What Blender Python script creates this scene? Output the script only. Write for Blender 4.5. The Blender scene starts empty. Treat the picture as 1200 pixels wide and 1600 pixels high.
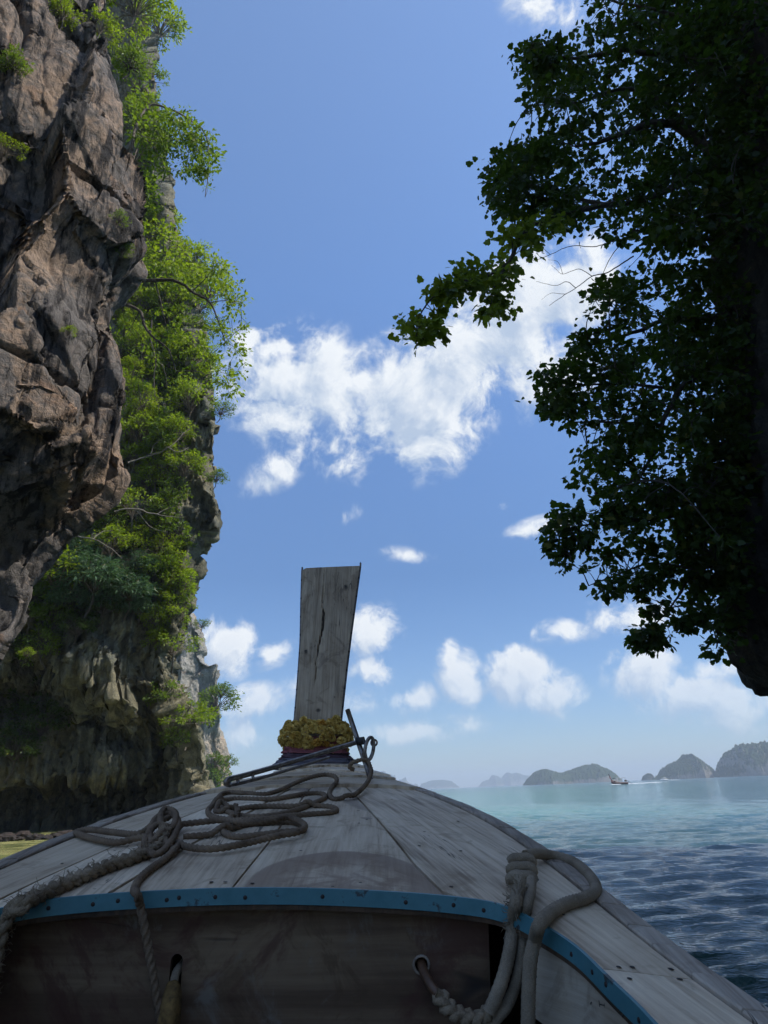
import bpy, bmesh, math, random
import numpy as np
from mathutils import Vector, Matrix

SC = bpy.context.scene
COL = SC.collection
random.seed(7); RNG = np.random.default_rng(11)
R = math.radians

# ------------------------------------------------------------------ camera
FPX = 1110.0; PITCH = R(21.4); ROLL = R(2.43)
CAM = np.array([0.0, 0.0, 1.3])
_f = np.array([0, math.cos(PITCH), math.sin(PITCH)])
_r0 = np.array([1.0, 0, 0]); _u0 = np.array([0, -math.sin(PITCH), math.cos(PITCH)])
_R = math.cos(ROLL) * _r0 - math.sin(ROLL) * _u0
_U = math.sin(ROLL) * _r0 + math.cos(ROLL) * _u0
cam = bpy.data.cameras.new('camera')
cam.sensor_fit = 'VERTICAL'; cam.sensor_height = 34.6; cam.lens = 34.6 * FPX / 1600
cam.clip_start = 0.03; cam.clip_end = 30000
cam_o = bpy.data.objects.new('camera', cam); COL.objects.link(cam_o)
m = Matrix.Identity(4)
for i in range(3):
    m[i][0] = _R[i]; m[i][1] = _U[i]; m[i][2] = -_f[i]; m[i][3] = CAM[i]
cam_o.matrix_world = m
SC.camera = cam_o

def ray(x, y):                                   # direction seen at a point of the 1200x1600 photograph
    return _f + _R * (x - 600) / FPX + _U * (800 - y) / FPX
def at(x, y, Y):                                 # world point in that direction, Y metres ahead
    d = ray(x, y); return CAM + d * (Y / d[1])

# ------------------------------------------------------------------ world, sun, exposure
SUN_EL, SUN_AZ = R(51), R(99)
SC.view_settings.view_transform = 'Standard'; SC.view_settings.look = 'None'
SC.view_settings.exposure = 0.16; SC.view_settings.gamma = 1.0
SC.view_settings.use_curve_mapping = False
sun = bpy.data.lights.new('sun', 'SUN'); sun.energy = 4.7; sun.angle = R(0.5); sun.color = (1.0, 0.94, 0.85)
sun_o = bpy.data.objects.new('sun', sun); COL.objects.link(sun_o)
SUNV = Vector((math.cos(SUN_EL) * math.sin(SUN_AZ), math.cos(SUN_EL) * math.cos(SUN_AZ), math.sin(SUN_EL)))
sun_o.rotation_euler = SUNV.to_track_quat('Z', 'Y').to_euler()
sun_o.location = (30, 10, 80)

class NT:                                        # small helper to write node trees
    def __init__(s, tree): s.t = tree
    def n(s, kind, ins=None, **kw):
        nd = s.t.nodes.new(kind)
        for k, v in kw.items(): setattr(nd, k, v)
        for k, v in (ins or {}).items(): s.set(nd.inputs[k], v)
        return nd
    def set(s, sock, v):
        if isinstance(v, bpy.types.NodeSocket): s.t.links.new(v, sock)
        else: sock.default_value = v
    def m(s, op, a, b=None, c=None, clamp=False):
        nd = s.t.nodes.new('ShaderNodeMath'); nd.operation = op; nd.use_clamp = clamp
        for i, v in enumerate((a, b, c)):
            if v is not None: s.set(nd.inputs[i], v)
        return nd.outputs[0]
    def vm(s, op, a, b=None, out=0):
        nd = s.t.nodes.new('ShaderNodeVectorMath'); nd.operation = op
        for i, v in enumerate((a, b)):
            if v is not None: s.set(nd.inputs[i], v)
        return nd.outputs[out]
    def mix(s, fac, a, b, mode='MIX'):
        nd = s.t.nodes.new('ShaderNodeMix'); nd.data_type = 'RGBA'; nd.blend_type = mode
        s.set(nd.inputs[0], fac); s.set(nd.inputs[6], a); s.set(nd.inputs[7], b)
        return nd.outputs[2]
    def noise(s, vec, scale, detail=6, rough=.55, dist=0.0, out=0, lac=2.0):
        nd = s.n('ShaderNodeTexNoise', {'Vector': vec, 'Scale': scale, 'Detail': detail, 'Roughness': rough, 'Distortion': dist, 'Lacunarity': lac})
        return nd.outputs[out]
    def ramp(s, fac, stops, interp='LINEAR'):
        nd = s.n('ShaderNodeValToRGB', {'Fac': fac}); cr = nd.color_ramp; cr.interpolation = interp
        while len(cr.elements) < len(stops): cr.elements.new(.5)
        for e, (p, c) in zip(cr.elements, stops):
            e.position = p; e.color = (c, c, c, 1) if isinstance(c, (int, float)) else (*c, 1)
        return nd.outputs[0]
    def sstep(s, v, a, b):
        nd = s.n('ShaderNodeMapRange', {'Value': v, 'From Min': a, 'From Max': b}, interpolation_type='SMOOTHSTEP')
        return nd.outputs[0]
    def lstep(s, v, a, b, c=0.0, d=1.0):
        nd = s.n('ShaderNodeMapRange', {'Value': v, 'From Min': a, 'From Max': b, 'To Min': c, 'To Max': d})
        return nd.outputs[0]

W = bpy.data.worlds.new('World'); SC.world = W; W.use_nodes = True
W.cycles.sampling_method = 'MANUAL'; W.cycles.sample_map_resolution = 256
SC.cycles.max_bounces = 5; SC.cycles.use_adaptive_sampling = True; SC.cycles.adaptive_threshold = .03; SC.cycles.volume_bounces = 0; SC.cycles.transparent_max_bounces = 12
wt = W.node_tree; wt.nodes.clear(); w = NT(wt)
SKY_STRENGTH = 0.14
# clouds: (x, y, half width, half height, tilt in degrees, weight)
CLOUDS = [
    (455, 600, 110, 95, 10, 1.0), (530, 620, 120, 70, 15, .85), (648, 632, 108, 100, -20, 1.2), (735, 560, 140, 85, 35, 1.2),
    (805, 500, 120, 75, 35, 1.15), (890, 455, 90, 62, 30, 1.1), (438, 728, 75, 34, 35, .60), (515, 695, 80, 50, -35, .66), (650, 685, 62, 55, 0, .66),
    (862, 575, 90, 75, 20, .72), (860, 5, 80, 45, -30, .62), (600, 105, 30, 25, 0, .38), (850, 822, 66, 18, 8, .62), (785, 787, 14, 11, 0, .6),
    (345, 1012, 52, 50, 0, 1.2), (575, 985, 58, 44, 10, 1.0), (587, 1048, 40, 30, 0, .85), (718, 1060, 40, 46, 0, 1.15), (703, 1032, 22, 34, 0, 1.0),
    (808, 1058, 55, 48, 0, 1.15), (868, 1085, 58, 40, -20, 1.0), (1005, 1062, 58, 56, 0, 1.2), (1075, 1092, 78, 46, 0, 1.05), (655, 1092, 46, 30, 15, .85),
    (395, 1100, 62, 32, 12, .9), (395, 1150, 75, 45, -20, .8), (430, 1020, 50, 24, 20, .62), (868, 987, 56, 22, 0, .72), (632, 866, 50, 16, -8, .46), (795, 1021, 60, 11, 3, .6),
    (985, 962, 80, 40, 0, .6), (538, 806, 34, 20, 20, .36), (660, 1140, 110, 24, 3, .72), (1150, 1110, 90, 45, 0, .85), (1120, 1045, 90, 24, 5, .7),
    (560, 1088, 46, 32, 0, .7), (470, 1075, 40, 30, 0, .6),
]
def cloud_group():
    g = bpy.data.node_groups.new('cloud_density', 'ShaderNodeTree')
    g.interface.new_socket('Vector', in_out='INPUT', socket_type='NodeSocketVector')
    g.interface.new_socket('Density', in_out='OUTPUT', socket_type='NodeSocketFloat')
    q = NT(g); gi = q.n('NodeGroupInput'); go = q.n('NodeGroupOutput'); v = gi.outputs[0]
    acc = None
    for x, y, a, b, tilt, wt_ in CLOUDS:
        if y > 930: a, b, wt_ = a * .98, b * .93, wt_ * .92
        d = ray(x, y); L = np.linalg.norm(d); d = d / L
        zz = Vector(d); xx = Vector((0, 0, 1)).cross(-zz).normalized(); yy = (-zz).cross(xx).normalized()
        t = R(tilt); x2 = xx * math.cos(t) + yy * math.sin(t); y2 = -xx * math.sin(t) + yy * math.cos(t)
        M = Matrix((x2, y2, -zz)).transposed(); e = M.to_euler()
        s = 1 / (FPX * L)
        mp = q.n('ShaderNodeMapping', {'Vector': v, 'Location': tuple(d), 'Rotation': tuple(e), 'Scale': (a * s * 1.5, b * s * 1.5, .4)}, vector_type='TEXTURE')
        gr = q.n('ShaderNodeTexGradient', {'Vector': mp.outputs[0]}, gradient_type='SPHERICAL')
        val = q.m('MULTIPLY', gr.outputs[1], wt_)
        acc = val if acc is None else q.m('SMOOTH_MAX', acc, val, .07)
    # the same kind of cloud all over the rest of the sky
    sx = q.n('ShaderNodeSeparateXYZ', {0: v}); el = sx.outputs[2]
    other = q.noise(v, 3.1, 3, .5)
    other = q.m('MULTIPLY', q.sstep(other, .53, .72), .75)
    ctr = ray(560, 560); ctr = tuple(ctr / np.linalg.norm(ctr))
    away = q.sstep(q.vm('DOT_PRODUCT', v, ctr, 1), .80, .70)
    acc = q.m('MAXIMUM', acc, q.m('MULTIPLY', other, away))
    wv = q.n('ShaderNodeVectorMath', {0: v, 1: q.vm('SCALE', q.vm('SUBTRACT', q.noise(v, 7, 3, .5, out=1), (.5, .5, .5)))}, operation='ADD')
    wv.inputs[1].links[0].from_node.inputs['Scale'].default_value = .10
    n1 = q.noise(wv.outputs[0], 11, 9, .60)
    n2 = q.noise(wv.outputs[0], 34, 6, .6)
    dd = q.m('ADD', q.m('MULTIPLY', q.m('SUBTRACT', n1, .5), 2.0), q.m('MULTIPLY', q.m('SUBTRACT', n2, .5), 1.1))
    dd = q.m('ADD', acc, q.m('MULTIPLY', dd, q.m('MULTIPLY', acc, 2.4, clamp=True)))
    q.set(go.inputs[0], dd)
    return g
CG = cloud_group()
tc = w.n('ShaderNodeTexCoord'); dirv = w.vm('NORMALIZE', tc.outputs['Generated'])
sky = w.n('ShaderNodeTexSky', sky_type='NISHITA', sun_disc=False, sun_elevation=SUN_EL, sun_rotation=SUN_AZ,
          altitude=0.0, air_density=1.0, dust_density=.35, ozone_density=1.4)
c1 = w.n('ShaderNodeGroup', {0: dirv}, node_tree=CG)
off = w.vm('NORMALIZE', w.vm('ADD', dirv, tuple(SUNV * .028)))
c2 = w.n('ShaderNodeGroup', {0: off}, node_tree=CG)
alpha = w.sstep(c1.outputs[0], .18, .68)
lit = w.m('SUBTRACT', c1.outputs[0], c2.outputs[0])
lit = w.lstep(lit, -.35, .30)
thick = w.sstep(c1.outputs[0], .55, 1.25)
lit = w.m('SUBTRACT', lit, w.m('MULTIPLY', thick, .22), clamp=True)
ccol = w.mix(lit, (3.2, 3.9, 5.0, 1), (6.0, 6.25, 6.5, 1))
zz = w.n('ShaderNodeSeparateXYZ', {0: dirv}).outputs[2]
hz = w.sstep(zz, .20, -.01)                     # low clouds fade into the pale air over the horizon
tint = w.ramp(zz, [(0.0, (.33, .40, .54)), (.28, (.34, .43, .56)), (.62, (.66, .77, .91)), (.86, (.90, .94, 1.0)), (1.0, (.90, .94, 1.0))])
skyc = w.vm('SCALE', w.mix(1.0, sky.outputs[0], tint, 'MULTIPLY')); skyc.node.inputs['Scale'].default_value = 1.55
alpha2 = w.m('MULTIPLY', alpha, w.lstep(hz, 0, 1, .97, .34))
final = w.mix(alpha2, skyc, ccol)
bg = w.n('ShaderNodeBackground', {'Color': final, 'Strength': SKY_STRENGTH})
wo = w.n('ShaderNodeOutputWorld', {'Surface': bg.outputs[0]})

# ------------------------------------------------------------------ helpers
def mat(name):
    mt = bpy.data.materials.new(name); mt.use_nodes = True; t = mt.node_tree; t.nodes.clear(); q = NT(t)
    b = q.n('ShaderNodeBsdfPrincipled'); o = q.n('ShaderNodeOutputMaterial', {'Surface': b.outputs[0]})
    return mt, q, b, o
def link(name, me, m=None, parent=None, **props):
    o = bpy.data.objects.new(name, me); COL.objects.link(o)
    if m is not None: me.materials.append(m)
    if parent is not None: o.parent = parent
    for k, v in props.items(): o[k] = v
    return o
def thing(name, label, cat, loc=(0, 0, 0), group=None):
    o = bpy.data.objects.new(name, None); COL.objects.link(o); o.location = [float(x) for x in loc]
    o.empty_display_size = .1
    o['label'] = label; o['category'] = cat
    if group: o['group'] = group
    return o
def mesh_np(name, V, Fc, smooth=True, base=(0, 0, 0)):     # Fc: (n,3) or (n,4) array of indices
    V = np.asarray(V, np.float32) - np.asarray(base, np.float32); Fc = np.asarray(Fc, np.int32)
    me = bpy.data.meshes.new(name); k = Fc.shape[1]
    me.vertices.add(len(V)); me.vertices.foreach_set('co', V.ravel())
    me.loops.add(Fc.size); me.loops.foreach_set('vertex_index', Fc.ravel())
    me.polygons.add(len(Fc)); me.polygons.foreach_set('loop_start', np.arange(0, Fc.size, k, dtype=np.int32))
    me.polygons.foreach_set('loop_total', np.full(len(Fc), k, np.int32))
    me.update(calc_edges=True)
    me.polygons.foreach_set('use_smooth', np.full(len(Fc), bool(smooth)))
    return me
def grid_faces(nu, nv, wrap_v=False):                        # vertices indexed i*nv+j
    i = np.arange(nu - 1)[:, None]; j = np.arange(nv if wrap_v else nv - 1)[None, :]; j2 = (j + 1) % nv
    return np.stack([i * nv + j, (i + 1) * nv + j, (i + 1) * nv + j2, i * nv + j2], -1).reshape(-1, 4)
def attr(me, name, vals, kind='FLOAT'):
    a = me.attributes.new(name, kind, 'POINT')
    a.data.foreach_set('value' if kind == 'FLOAT' else 'vector', np.asarray(vals, np.float32).ravel())

# gradient noise on arrays
_perm = RNG.permutation(256).astype(np.int64); _perm = np.concatenate([_perm, _perm, _perm])
_g = RNG.normal(size=(256, 3)); _g /= np.linalg.norm(_g, axis=1)[:, None]
def perlin(P):
    P = np.asarray(P, float); I = np.floor(P).astype(np.int64); Fr = P - I; I &= 255
    u = Fr * Fr * Fr * (Fr * (Fr * 6 - 15) + 10); out = 0
    for dx in (0, 1):
        wx = u[..., 0] if dx else 1 - u[..., 0]
        for dy in (0, 1):
            wy = u[..., 1] if dy else 1 - u[..., 1]
            for dz in (0, 1):
                wz = u[..., 2] if dz else 1 - u[..., 2]
                h = _perm[_perm[_perm[(I[..., 0] + dx) & 255] + ((I[..., 1] + dy) & 255)] + ((I[..., 2] + dz) & 255)]
                out = out + wx * wy * wz * ((Fr - (dx, dy, dz)) * _g[h & 255]).sum(-1)
    return out
def fbm(P, octs=5, gain=.5, lac=2.03):
    a, s, P = 1.0, 0, np.asarray(P, float)
    for _ in range(octs): s = s + a * perlin(P); a *= gain; P = P * lac + 17.3
    return s
def ridged(P, octs=5, gain=.5, lac=2.1):
    a, s, P, prev = 1.0, 0, np.asarray(P, float), 1.0
    for _ in range(octs):
        r_ = (1 - np.abs(perlin(P)) * 1.9); r_ = r_ * r_; s = s + a * r_ * prev; prev = np.clip(r_, 0, 1); a *= gain; P = P * lac + 9.1
    return s
def worley(P, seed=3):                                       # distances to the nearest two cell points, and the cell's random value
    P = np.asarray(P, float); I = np.floor(P).astype(np.int64)
    d1 = np.full(P.shape[:-1], 9.0); d2 = d1.copy(); idv = np.zeros(P.shape[:-1])
    for dx in (-1, 0, 1):
        for dy in (-1, 0, 1):
            for dz in (-1, 0, 1):
                J = I + (dx, dy, dz)
                h = _perm[_perm[_perm[(J[..., 0] + seed) & 255] + (J[..., 1] & 255)] + (J[..., 2] & 255)]
                pt = J + .5 + .42 * _g[h & 255] * 1.2
                d = np.sqrt(((P - pt) ** 2).sum(-1))
                n = d < d1
                d2 = np.where(n, d1, np.minimum(d2, d)); idv = np.where(n, h / 255.0, idv); d1 = np.where(n, d, d1)
    return d1, d2, idv
def facets(P, seed=3):                                       # tilted planes, one per cell: broken slabs and ledges
    P = np.asarray(P, float); I = np.floor(P).astype(np.int64)
    d1 = np.full(P.shape[:-1], 9.0); out = np.zeros(P.shape[:-1])
    for dx in (-1, 0, 1):
        for dy in (-1, 0, 1):
            for dz in (-1, 0, 1):
                J = I + (dx, dy, dz)
                h = _perm[_perm[_perm[(J[..., 0] + seed) & 255] + (J[..., 1] & 255)] + (J[..., 2] & 255)]
                pt = J + .5 + .48 * _g[h & 255]; D_ = P - pt; d = (D_ ** 2).sum(-1); n = d < d1
                out = np.where(n, (D_ * _g[(h + 91) & 255]).sum(-1) + (h / 255.0 - .5) * .7, out); d1 = np.where(n, d, d1)
    return out
def smooth_path(pts, step, closed=False):                    # Catmull-Rom resampled at even steps
    P = np.asarray(pts, float); P = np.vstack([2 * P[0] - P[1], P, 2 * P[-1] - P[-2]]); out = []
    for i in range(1, len(P) - 2):
        p0, p1, p2, p3 = P[i - 1:i + 3]; n = 24
        t = np.linspace(0, 1, n, endpoint=False)[:, None]
        out.append(.5 * ((2 * p1) + (-p0 + p2) * t + (2 * p0 - 5 * p1 + 4 * p2 - p3) * t ** 2 + (-p0 + 3 * p1 - 3 * p2 + p3) * t ** 3))
    Q = np.vstack(out + [P[-2][None]])
    L = np.concatenate([[0], np.cumsum(np.linalg.norm(np.diff(Q, axis=0), axis=1))])
    n = max(2, int(round(L[-1] / step)) + 1); s = np.linspace(0, L[-1], n)
    return np.stack([np.interp(s, L, Q[:, k]) for k in range(Q.shape[1])], 1), s
def frames(P):                                               # parallel transported frames
    T = np.gradient(P, axis=0); T /= np.linalg.norm(T, axis=1)[:, None] + 1e-12
    n = np.cross(T[0], (0, 0, 1)); 
    if np.linalg.norm(n) < 1e-3: n = np.cross(T[0], (1, 0, 0))
    n /= np.linalg.norm(n); N = [n]
    for i in range(1, len(P)):
        n = N[-1] - T[i] * (N[-1] @ T[i]); n /= np.linalg.norm(n); N.append(n)
    N = np.array(N); return T, N, np.cross(T, N)
def sweep(P, rad, nseg=12, shape=None):                      # tube; shape(s_index_array, angle) -> radius factor
    T, N, B = frames(P); a = np.linspace(0, 2 * np.pi, nseg, endpoint=False)
    rad = np.broadcast_to(np.asarray(rad, float), (len(P),))[:, None] * np.ones((1, nseg))
    if shape is not None: rad = rad * shape
    V = P[:, None] + rad[..., None] * (np.cos(a)[None, :, None] * N[:, None] + np.sin(a)[None, :, None] * B[:, None])
    V = V.reshape(-1, 3); Fc = grid_faces(len(P), nseg, True)[:, ::-1]
    n = len(V); V = np.vstack([V, P[0], P[-1]])
    caps = [[n, (j + 1) % nseg, j, n] for j in range(nseg)]
    o = (len(P) - 1) * nseg; caps2 = [[n + 1, o + j, o + (j + 1) % nseg, n + 1] for j in range(nseg)]
    return V, Fc, [c[:3] for c in caps], [c[:3] for c in caps2]
def tube_tris(P, rad, nseg=8, shape=None):
    V, Fq, c1_, c2_ = sweep(np.asarray(P, float), rad, nseg, shape)
    T3 = np.vstack([Fq[:, [0, 1, 2]], Fq[:, [0, 2, 3]], np.array(c1_)[:, ::-1], np.array(c2_)[:, ::-1]])
    return V, T3
def join(parts):
    Vs, Fs, n = [], [], 0
    for V, Fc in parts: Vs.append(V); Fs.append(np.asarray(Fc) + n); n += len(V)
    return np.vstack(Vs), np.vstack(Fs)
# ------------------------------------------------------------------ sea
def build_sea():
    th_in = np.radians(np.linspace(-37, 40, 560)); th_out = np.radians(np.linspace(40, 323, 60))[1:-1]
    th = np.concatenate([th_in, th_out])
    rr = np.concatenate([[0.6, 1.5, 2.5], 3.5 * 1.0062 ** np.arange(0, 660), 3.5 * 1.0062 ** 660 * 1.10 ** np.arange(1, 60)])
    rr = rr[rr < 5400]; rr = np.append(rr, 5500)
    Rr, Th = np.meshgrid(rr, th, indexing='ij')
    X = Rr * np.sin(Th); Y = Rr * np.cos(Th); Z = np.zeros_like(X); DX = Z.copy(); DY = Z.copy()
    rg = np.random.default_rng(5)
    gust = .75 + .5 * fbm(np.stack([X / 9, Y / 14, Z + 3], -1), 3)
    for k in range(64):
        lam = .09 * (1.0 / .09) ** (k / 63); a = rg.normal(0, .32) + math.pi / 2 + .15
        kx, ky = math.cos(a) * 2 * math.pi / lam, math.sin(a) * 2 * math.pi / lam
        amp = lam * .0096 * (1.0 if lam < 1.2 else .6)
        n_ = int(np.searchsorted(rr, lam / .0161)) + 1; s_ = slice(0, n_)        # rings near enough to carry this wave length
        fade = np.clip((lam - Rr[s_] * .0161) / (lam * .5), 0, 1)
        ph = kx * X[s_] + ky * Y[s_] + rg.uniform(0, 6.28)
        w_ = amp * gust[s_] * fade
        Z[s_] += w_ * np.sin(ph); DX[s_] += .85 * w_ * np.cos(ph) * math.cos(a); DY[s_] += .85 * w_ * np.cos(ph) * math.sin(a)
    Z += .016 * np.clip(gust, 0, 2) * fbm(np.stack([X / .9, Y / .26, Z * 0], -1), 3) * np.clip(1 - Rr / 60, 0, 1)
    wedge = (Th <= np.radians(40.01)); DX *= wedge; DY *= wedge
    V = np.stack([X + DX, Y + DY, Z], -1).reshape(-1, 3)
    Fc = grid_faces(len(rr), len(th), True)
    n = len(V); V = np.vstack([V, [[0, 0, 0]]])
    j = np.arange(len(th)); cap = np.stack([np.full(len(th), n), j, (j + 1) % len(th), np.full(len(th), n)], -1)
    me = mesh_np('sea', V, Fc[:, ::-1])
    mt, q, b, o = mat('sea_water')
    geo = q.n('ShaderNodeNewGeometry'); P = geo.outputs['Position']
    s = q.n('ShaderNodeSeparateXYZ', {0: P}); x, y = s.outputs[0], s.outputs[1]
    wob = q.noise(P, .035, 4, .6); wob2 = q.noise(P, .012, 3, .6)
    # shoal of pale sand about 35 to 110 m ahead, and the shallow lagoon under the left cliff
    yy = q.m('ADD', y, q.m('MULTIPLY', q.m('SUBTRACT', wob, .5), 60))
    xx = q.m('ADD', x, q.m('MULTIPLY', q.m('SUBTRACT', wob2, .5), 50))
    ratio = q.m('DIVIDE', xx, q.m('MAXIMUM', yy, 1))
    shoal = q.m('MULTIPLY', q.sstep(yy, 22, 42), q.sstep(ratio, .50, .12))
    shoal = q.m('MULTIPLY', shoal, q.lstep(yy, 100, 500, 1.0, .25))
    lag = q.m('MULTIPLY', q.sstep(x, -5.0, -8.0), q.sstep(y, 60, 40))
    fine = q.noise(P, .5, 4, .6); dist0 = q.vm('LENGTH', P, out=1)
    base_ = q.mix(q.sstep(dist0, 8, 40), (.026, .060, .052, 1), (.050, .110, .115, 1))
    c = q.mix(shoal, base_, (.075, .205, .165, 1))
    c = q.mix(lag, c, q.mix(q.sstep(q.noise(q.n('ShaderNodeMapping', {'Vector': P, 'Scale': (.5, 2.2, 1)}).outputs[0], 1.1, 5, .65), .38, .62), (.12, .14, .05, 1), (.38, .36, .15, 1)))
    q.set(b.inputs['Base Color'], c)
    b.inputs['IOR'].default_value = 1.33; b.inputs['Roughness'].default_value = .06
    # small ripples everywhere, stretched along the crests
    dist = q.vm('LENGTH', P, out=1)
    mp = q.n('ShaderNodeMapping', {'Vector': P, 'Scale': (.8, 2.0, 1)})
    r1 = q.noise(mp.outputs[0], 3.2, 6, .62, .3); r2 = q.noise(mp.outputs[0], .55, 5, .6, .4)
    r3 = q.noise(mp.outputs[0], 14, 3, .6, .2)
    h = q.m('ADD', q.m('MULTIPLY', r1, .065), q.m('MULTIPLY', r3, .024))
    h = q.m('ADD', h, q.m('MULTIPLY', r2, q.lstep(dist, 25, 90, 0.0, .7)))
    bp = q.n('ShaderNodeBump', {'Height': h, 'Distance': 1.0, 'Strength': .78}); q.set(b.inputs['Normal'], bp.outputs[0])
    link('sea', me, mt, kind='structure')
build_sea()

# ------------------------------------------------------------------ far islands
def forest_rock(name, leaf, rock, scale=1.0, rockness=.5):
    mt, q, b, o = mat(name)
    geo = q.n('ShaderNodeNewGeometry'); P = geo.outputs['Position']
    n1 = q.noise(P, .045 * scale, 8, .65); n2 = q.noise(P, .25 * scale, 6, .7)
    nz = q.n('ShaderNodeSeparateXYZ', {0: geo.outputs['Normal']}).outputs[2]
    steep = q.sstep(q.m('ADD', nz, q.m('MULTIPLY', q.m('SUBTRACT', n1, .5), 1.2)), rockness, rockness - .25)
    lc = q.mix(n2, tuple(np.array(leaf) * .45) + (1,), tuple(np.array(leaf) * 1.6) + (1,))
    rc = q.mix(n2, tuple(np.array(rock) * .6) + (1,), tuple(np.array(rock) * 1.2) + (1,))
    q.set(b.inputs['Base Color'], q.mix(steep, lc, rc)); b.inputs['Roughness'].default_value = .9
    b.inputs['Specular IOR Level'].default_value = .1
    bp = q.n('ShaderNodeBump', {'Height': q.m('ADD', n2, n1), 'Distance': 3.0 / scale, 'Strength': .6}); q.set(b.inputs['Normal'], bp.outputs[0])
    return mt
M_ISLE = forest_rock('island_forest', (.036, .058, .028), (.24, .22, .19), .6, .55)
def island(name, prof, Y, depth, label, rough=.26, seed=1):
    """prof: photo outline points (x, y) of the top edge; the mass is a height field `depth` metres deep."""
    P = np.array([at(x, y, Y) for x, y in prof]); xs, zs = P[:, 0], np.maximum(P[:, 2], -2)
    nu, nv = 280, 90
    u = np.linspace(xs[0], xs[-1], nu); H = np.interp(u, xs, zs)
    v = np.linspace(-1, 1, nv); U_, V_ = np.meshgrid(u, v, indexing='ij')
    Wd = xs[-1] - xs[0]; s = 9.0 / Wd
    prof_v = np.clip(1 - np.abs(V_) ** 2.6, 0, 1) ** .55
    Yw = Y + V_ * depth * (.35 + .65 * np.sqrt(np.clip(H[:, None] / max(zs), 0, 1)))
    n = fbm(np.stack([U_ * s + seed * 7, Yw * s, U_ * 0], -1), 6, .6)
    Z = H[:, None] * prof_v * (1 + rough * n * (np.abs(V_) + .35)) + fbm(np.stack([U_ * s * 4, Yw * s * 4, U_ * 0 + seed], -1), 5, .65) * max(zs) * .12 + np.abs(fbm(np.stack([U_ * s * 16, Yw * s * 16, U_ * 0 + seed], -1), 3, .6)) * max(zs) * .07
    Z[:, 0] = -2; Z[:, -1] = -2; Z[0] = -2; Z[-1] = -2
    me = mesh_np(name, np.stack([U_, Yw, Z], -1).reshape(-1, 3), grid_faces(nu, nv))
    o = link(name, me, M_ISLE, kind='structure', label=label)
    return o
island('island', [(822, 1227), (828, 1219), (838, 1208), (848, 1203), (856, 1205), (866, 1208), (880, 1209), (893, 1205), (905, 1200), (916, 1197), (922, 1196), (930, 1197), (940, 1201), (950, 1209), (958, 1216), (962, 1222)], 1500, 90, 'long low forested island with two humps left of the distant boat', seed=1)
island('island', [(1004, 1219), (1006, 1213), (1012, 1209), (1017, 1210), (1021, 1216), (1024, 1219)], 1350, 14, 'tiny rounded islet between the two forested islands', seed=2)
island('island', [(1024, 1219), (1034, 1213), (1042, 1201), (1055, 1193), (1066, 1188), (1074, 1180), (1082, 1186), (1092, 1194), (1103, 1201), (1109, 1208), (1113, 1216)], 1300, 60, 'steep cone shaped forested island', seed=3)
island('island', [(1129, 1216), (1133, 1206), (1139, 1197), (1140, 1184), (1148, 1172), (1160, 1166), (1178, 1164), (1190, 1166), (1198, 1171), (1212, 1173), (1230, 1171), (1255, 1180), (1275, 1196), (1290, 1212)], 1200, 75, 'block shaped forested island at the right edge of the sea', seed=4)
island('island', [(652, 1234), (658, 1226), (672, 1221), (690, 1219), (704, 1221), (714, 1228), (718, 1232)], 3900, 110, 'pale low dome island right of the bow', seed=5)
island('island', [(748, 1231), (755, 1222), (765, 1219), (770, 1212), (776, 1214), (783, 1218), (792, 1208), (798, 1211), (806, 1209), (815, 1212), (826, 1213), (836, 1218), (846, 1224)], 4300, 130, 'very pale jagged island on the horizon', seed=6)
island('island', [(586, 1240), (590, 1214), (596, 1208), (602, 1207), (605, 1216), (608, 1222), (610, 1212), (614, 1214), (617, 1213), (619, 1224), (624, 1221), (634, 1217), (637, 1224), (645, 1228), (652, 1227), (656, 1234)], 3700, 90, 'pale cluster of rock pinnacles just right of the prow', rough=.3, seed=7)
# air
hb = bmesh.new(); bmesh.ops.create_cube(hb, size=1.0)
for v in hb.verts: v.co = Vector((v.co.x * 11400, v.co.y * 11400, -6 if v.co.z < 0 else 92))
hm = bpy.data.meshes.new('haze'); hb.to_mesh(hm); hb.free()
hmt = bpy.data.materials.new('sea_air'); hmt.use_nodes = True; ht = hmt.node_tree; ht.nodes.clear(); hq = NT(ht)
pv = hq.n('ShaderNodeVolumePrincipled', {'Color': (.74, .87, 1.0, 1), 'Density': .00033, 'Anisotropy': 0.0})
hq.n('ShaderNodeOutputMaterial', {'Volume': pv.outputs[0]})
link('haze', hm, hmt, kind='stuff')
# ------------------------------------------------------------------ the boat's own shape (local: X to starboard, t ahead, Z relative to the eye)
B_X0, B_PSI, B_PHI, B_Z0 = -.25, .022, .042, -.3
_tt = np.array([-2.6, -1.5, -.5, .3, .8, 1.5, 2.2, 3.0, 3.8]); _bb = np.array([1.10, 1.12, 1.11, 1.06, .984, .771, .666, .443, .146])
_cp = np.polynomial.polynomial.polyfit([.8, 1.5, 2.2, 3, 3.8], [.984, .771, .666, .443, .146], 4)
def bw(t):
    t = np.asarray(t, float); a = np.polynomial.polynomial.polyval(np.clip(t, .78, 4.0), _cp)
    q = np.interp(t, [-2.6, -1.0, 0, .8], [1.08, 1.12, 1.10, .986]); return np.where(t < .78, q, a)
def sheer(t):
    t = np.asarray(t, float); z0, z1, z2 = -.349, -.085, .098
    a = z0 * (t - 2.4) * (t - 3.8) / (1.4 * 2.8) + z1 * (t - 1) * (t - 3.8) / (-1.96) + z2 * (t - 1) * (t - 2.4) / 3.92
    return np.where(t > .7, a, -.4079 + (t - .7) * .18 + .045 * (t - .7) ** 2)
CROWN = .06
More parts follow.
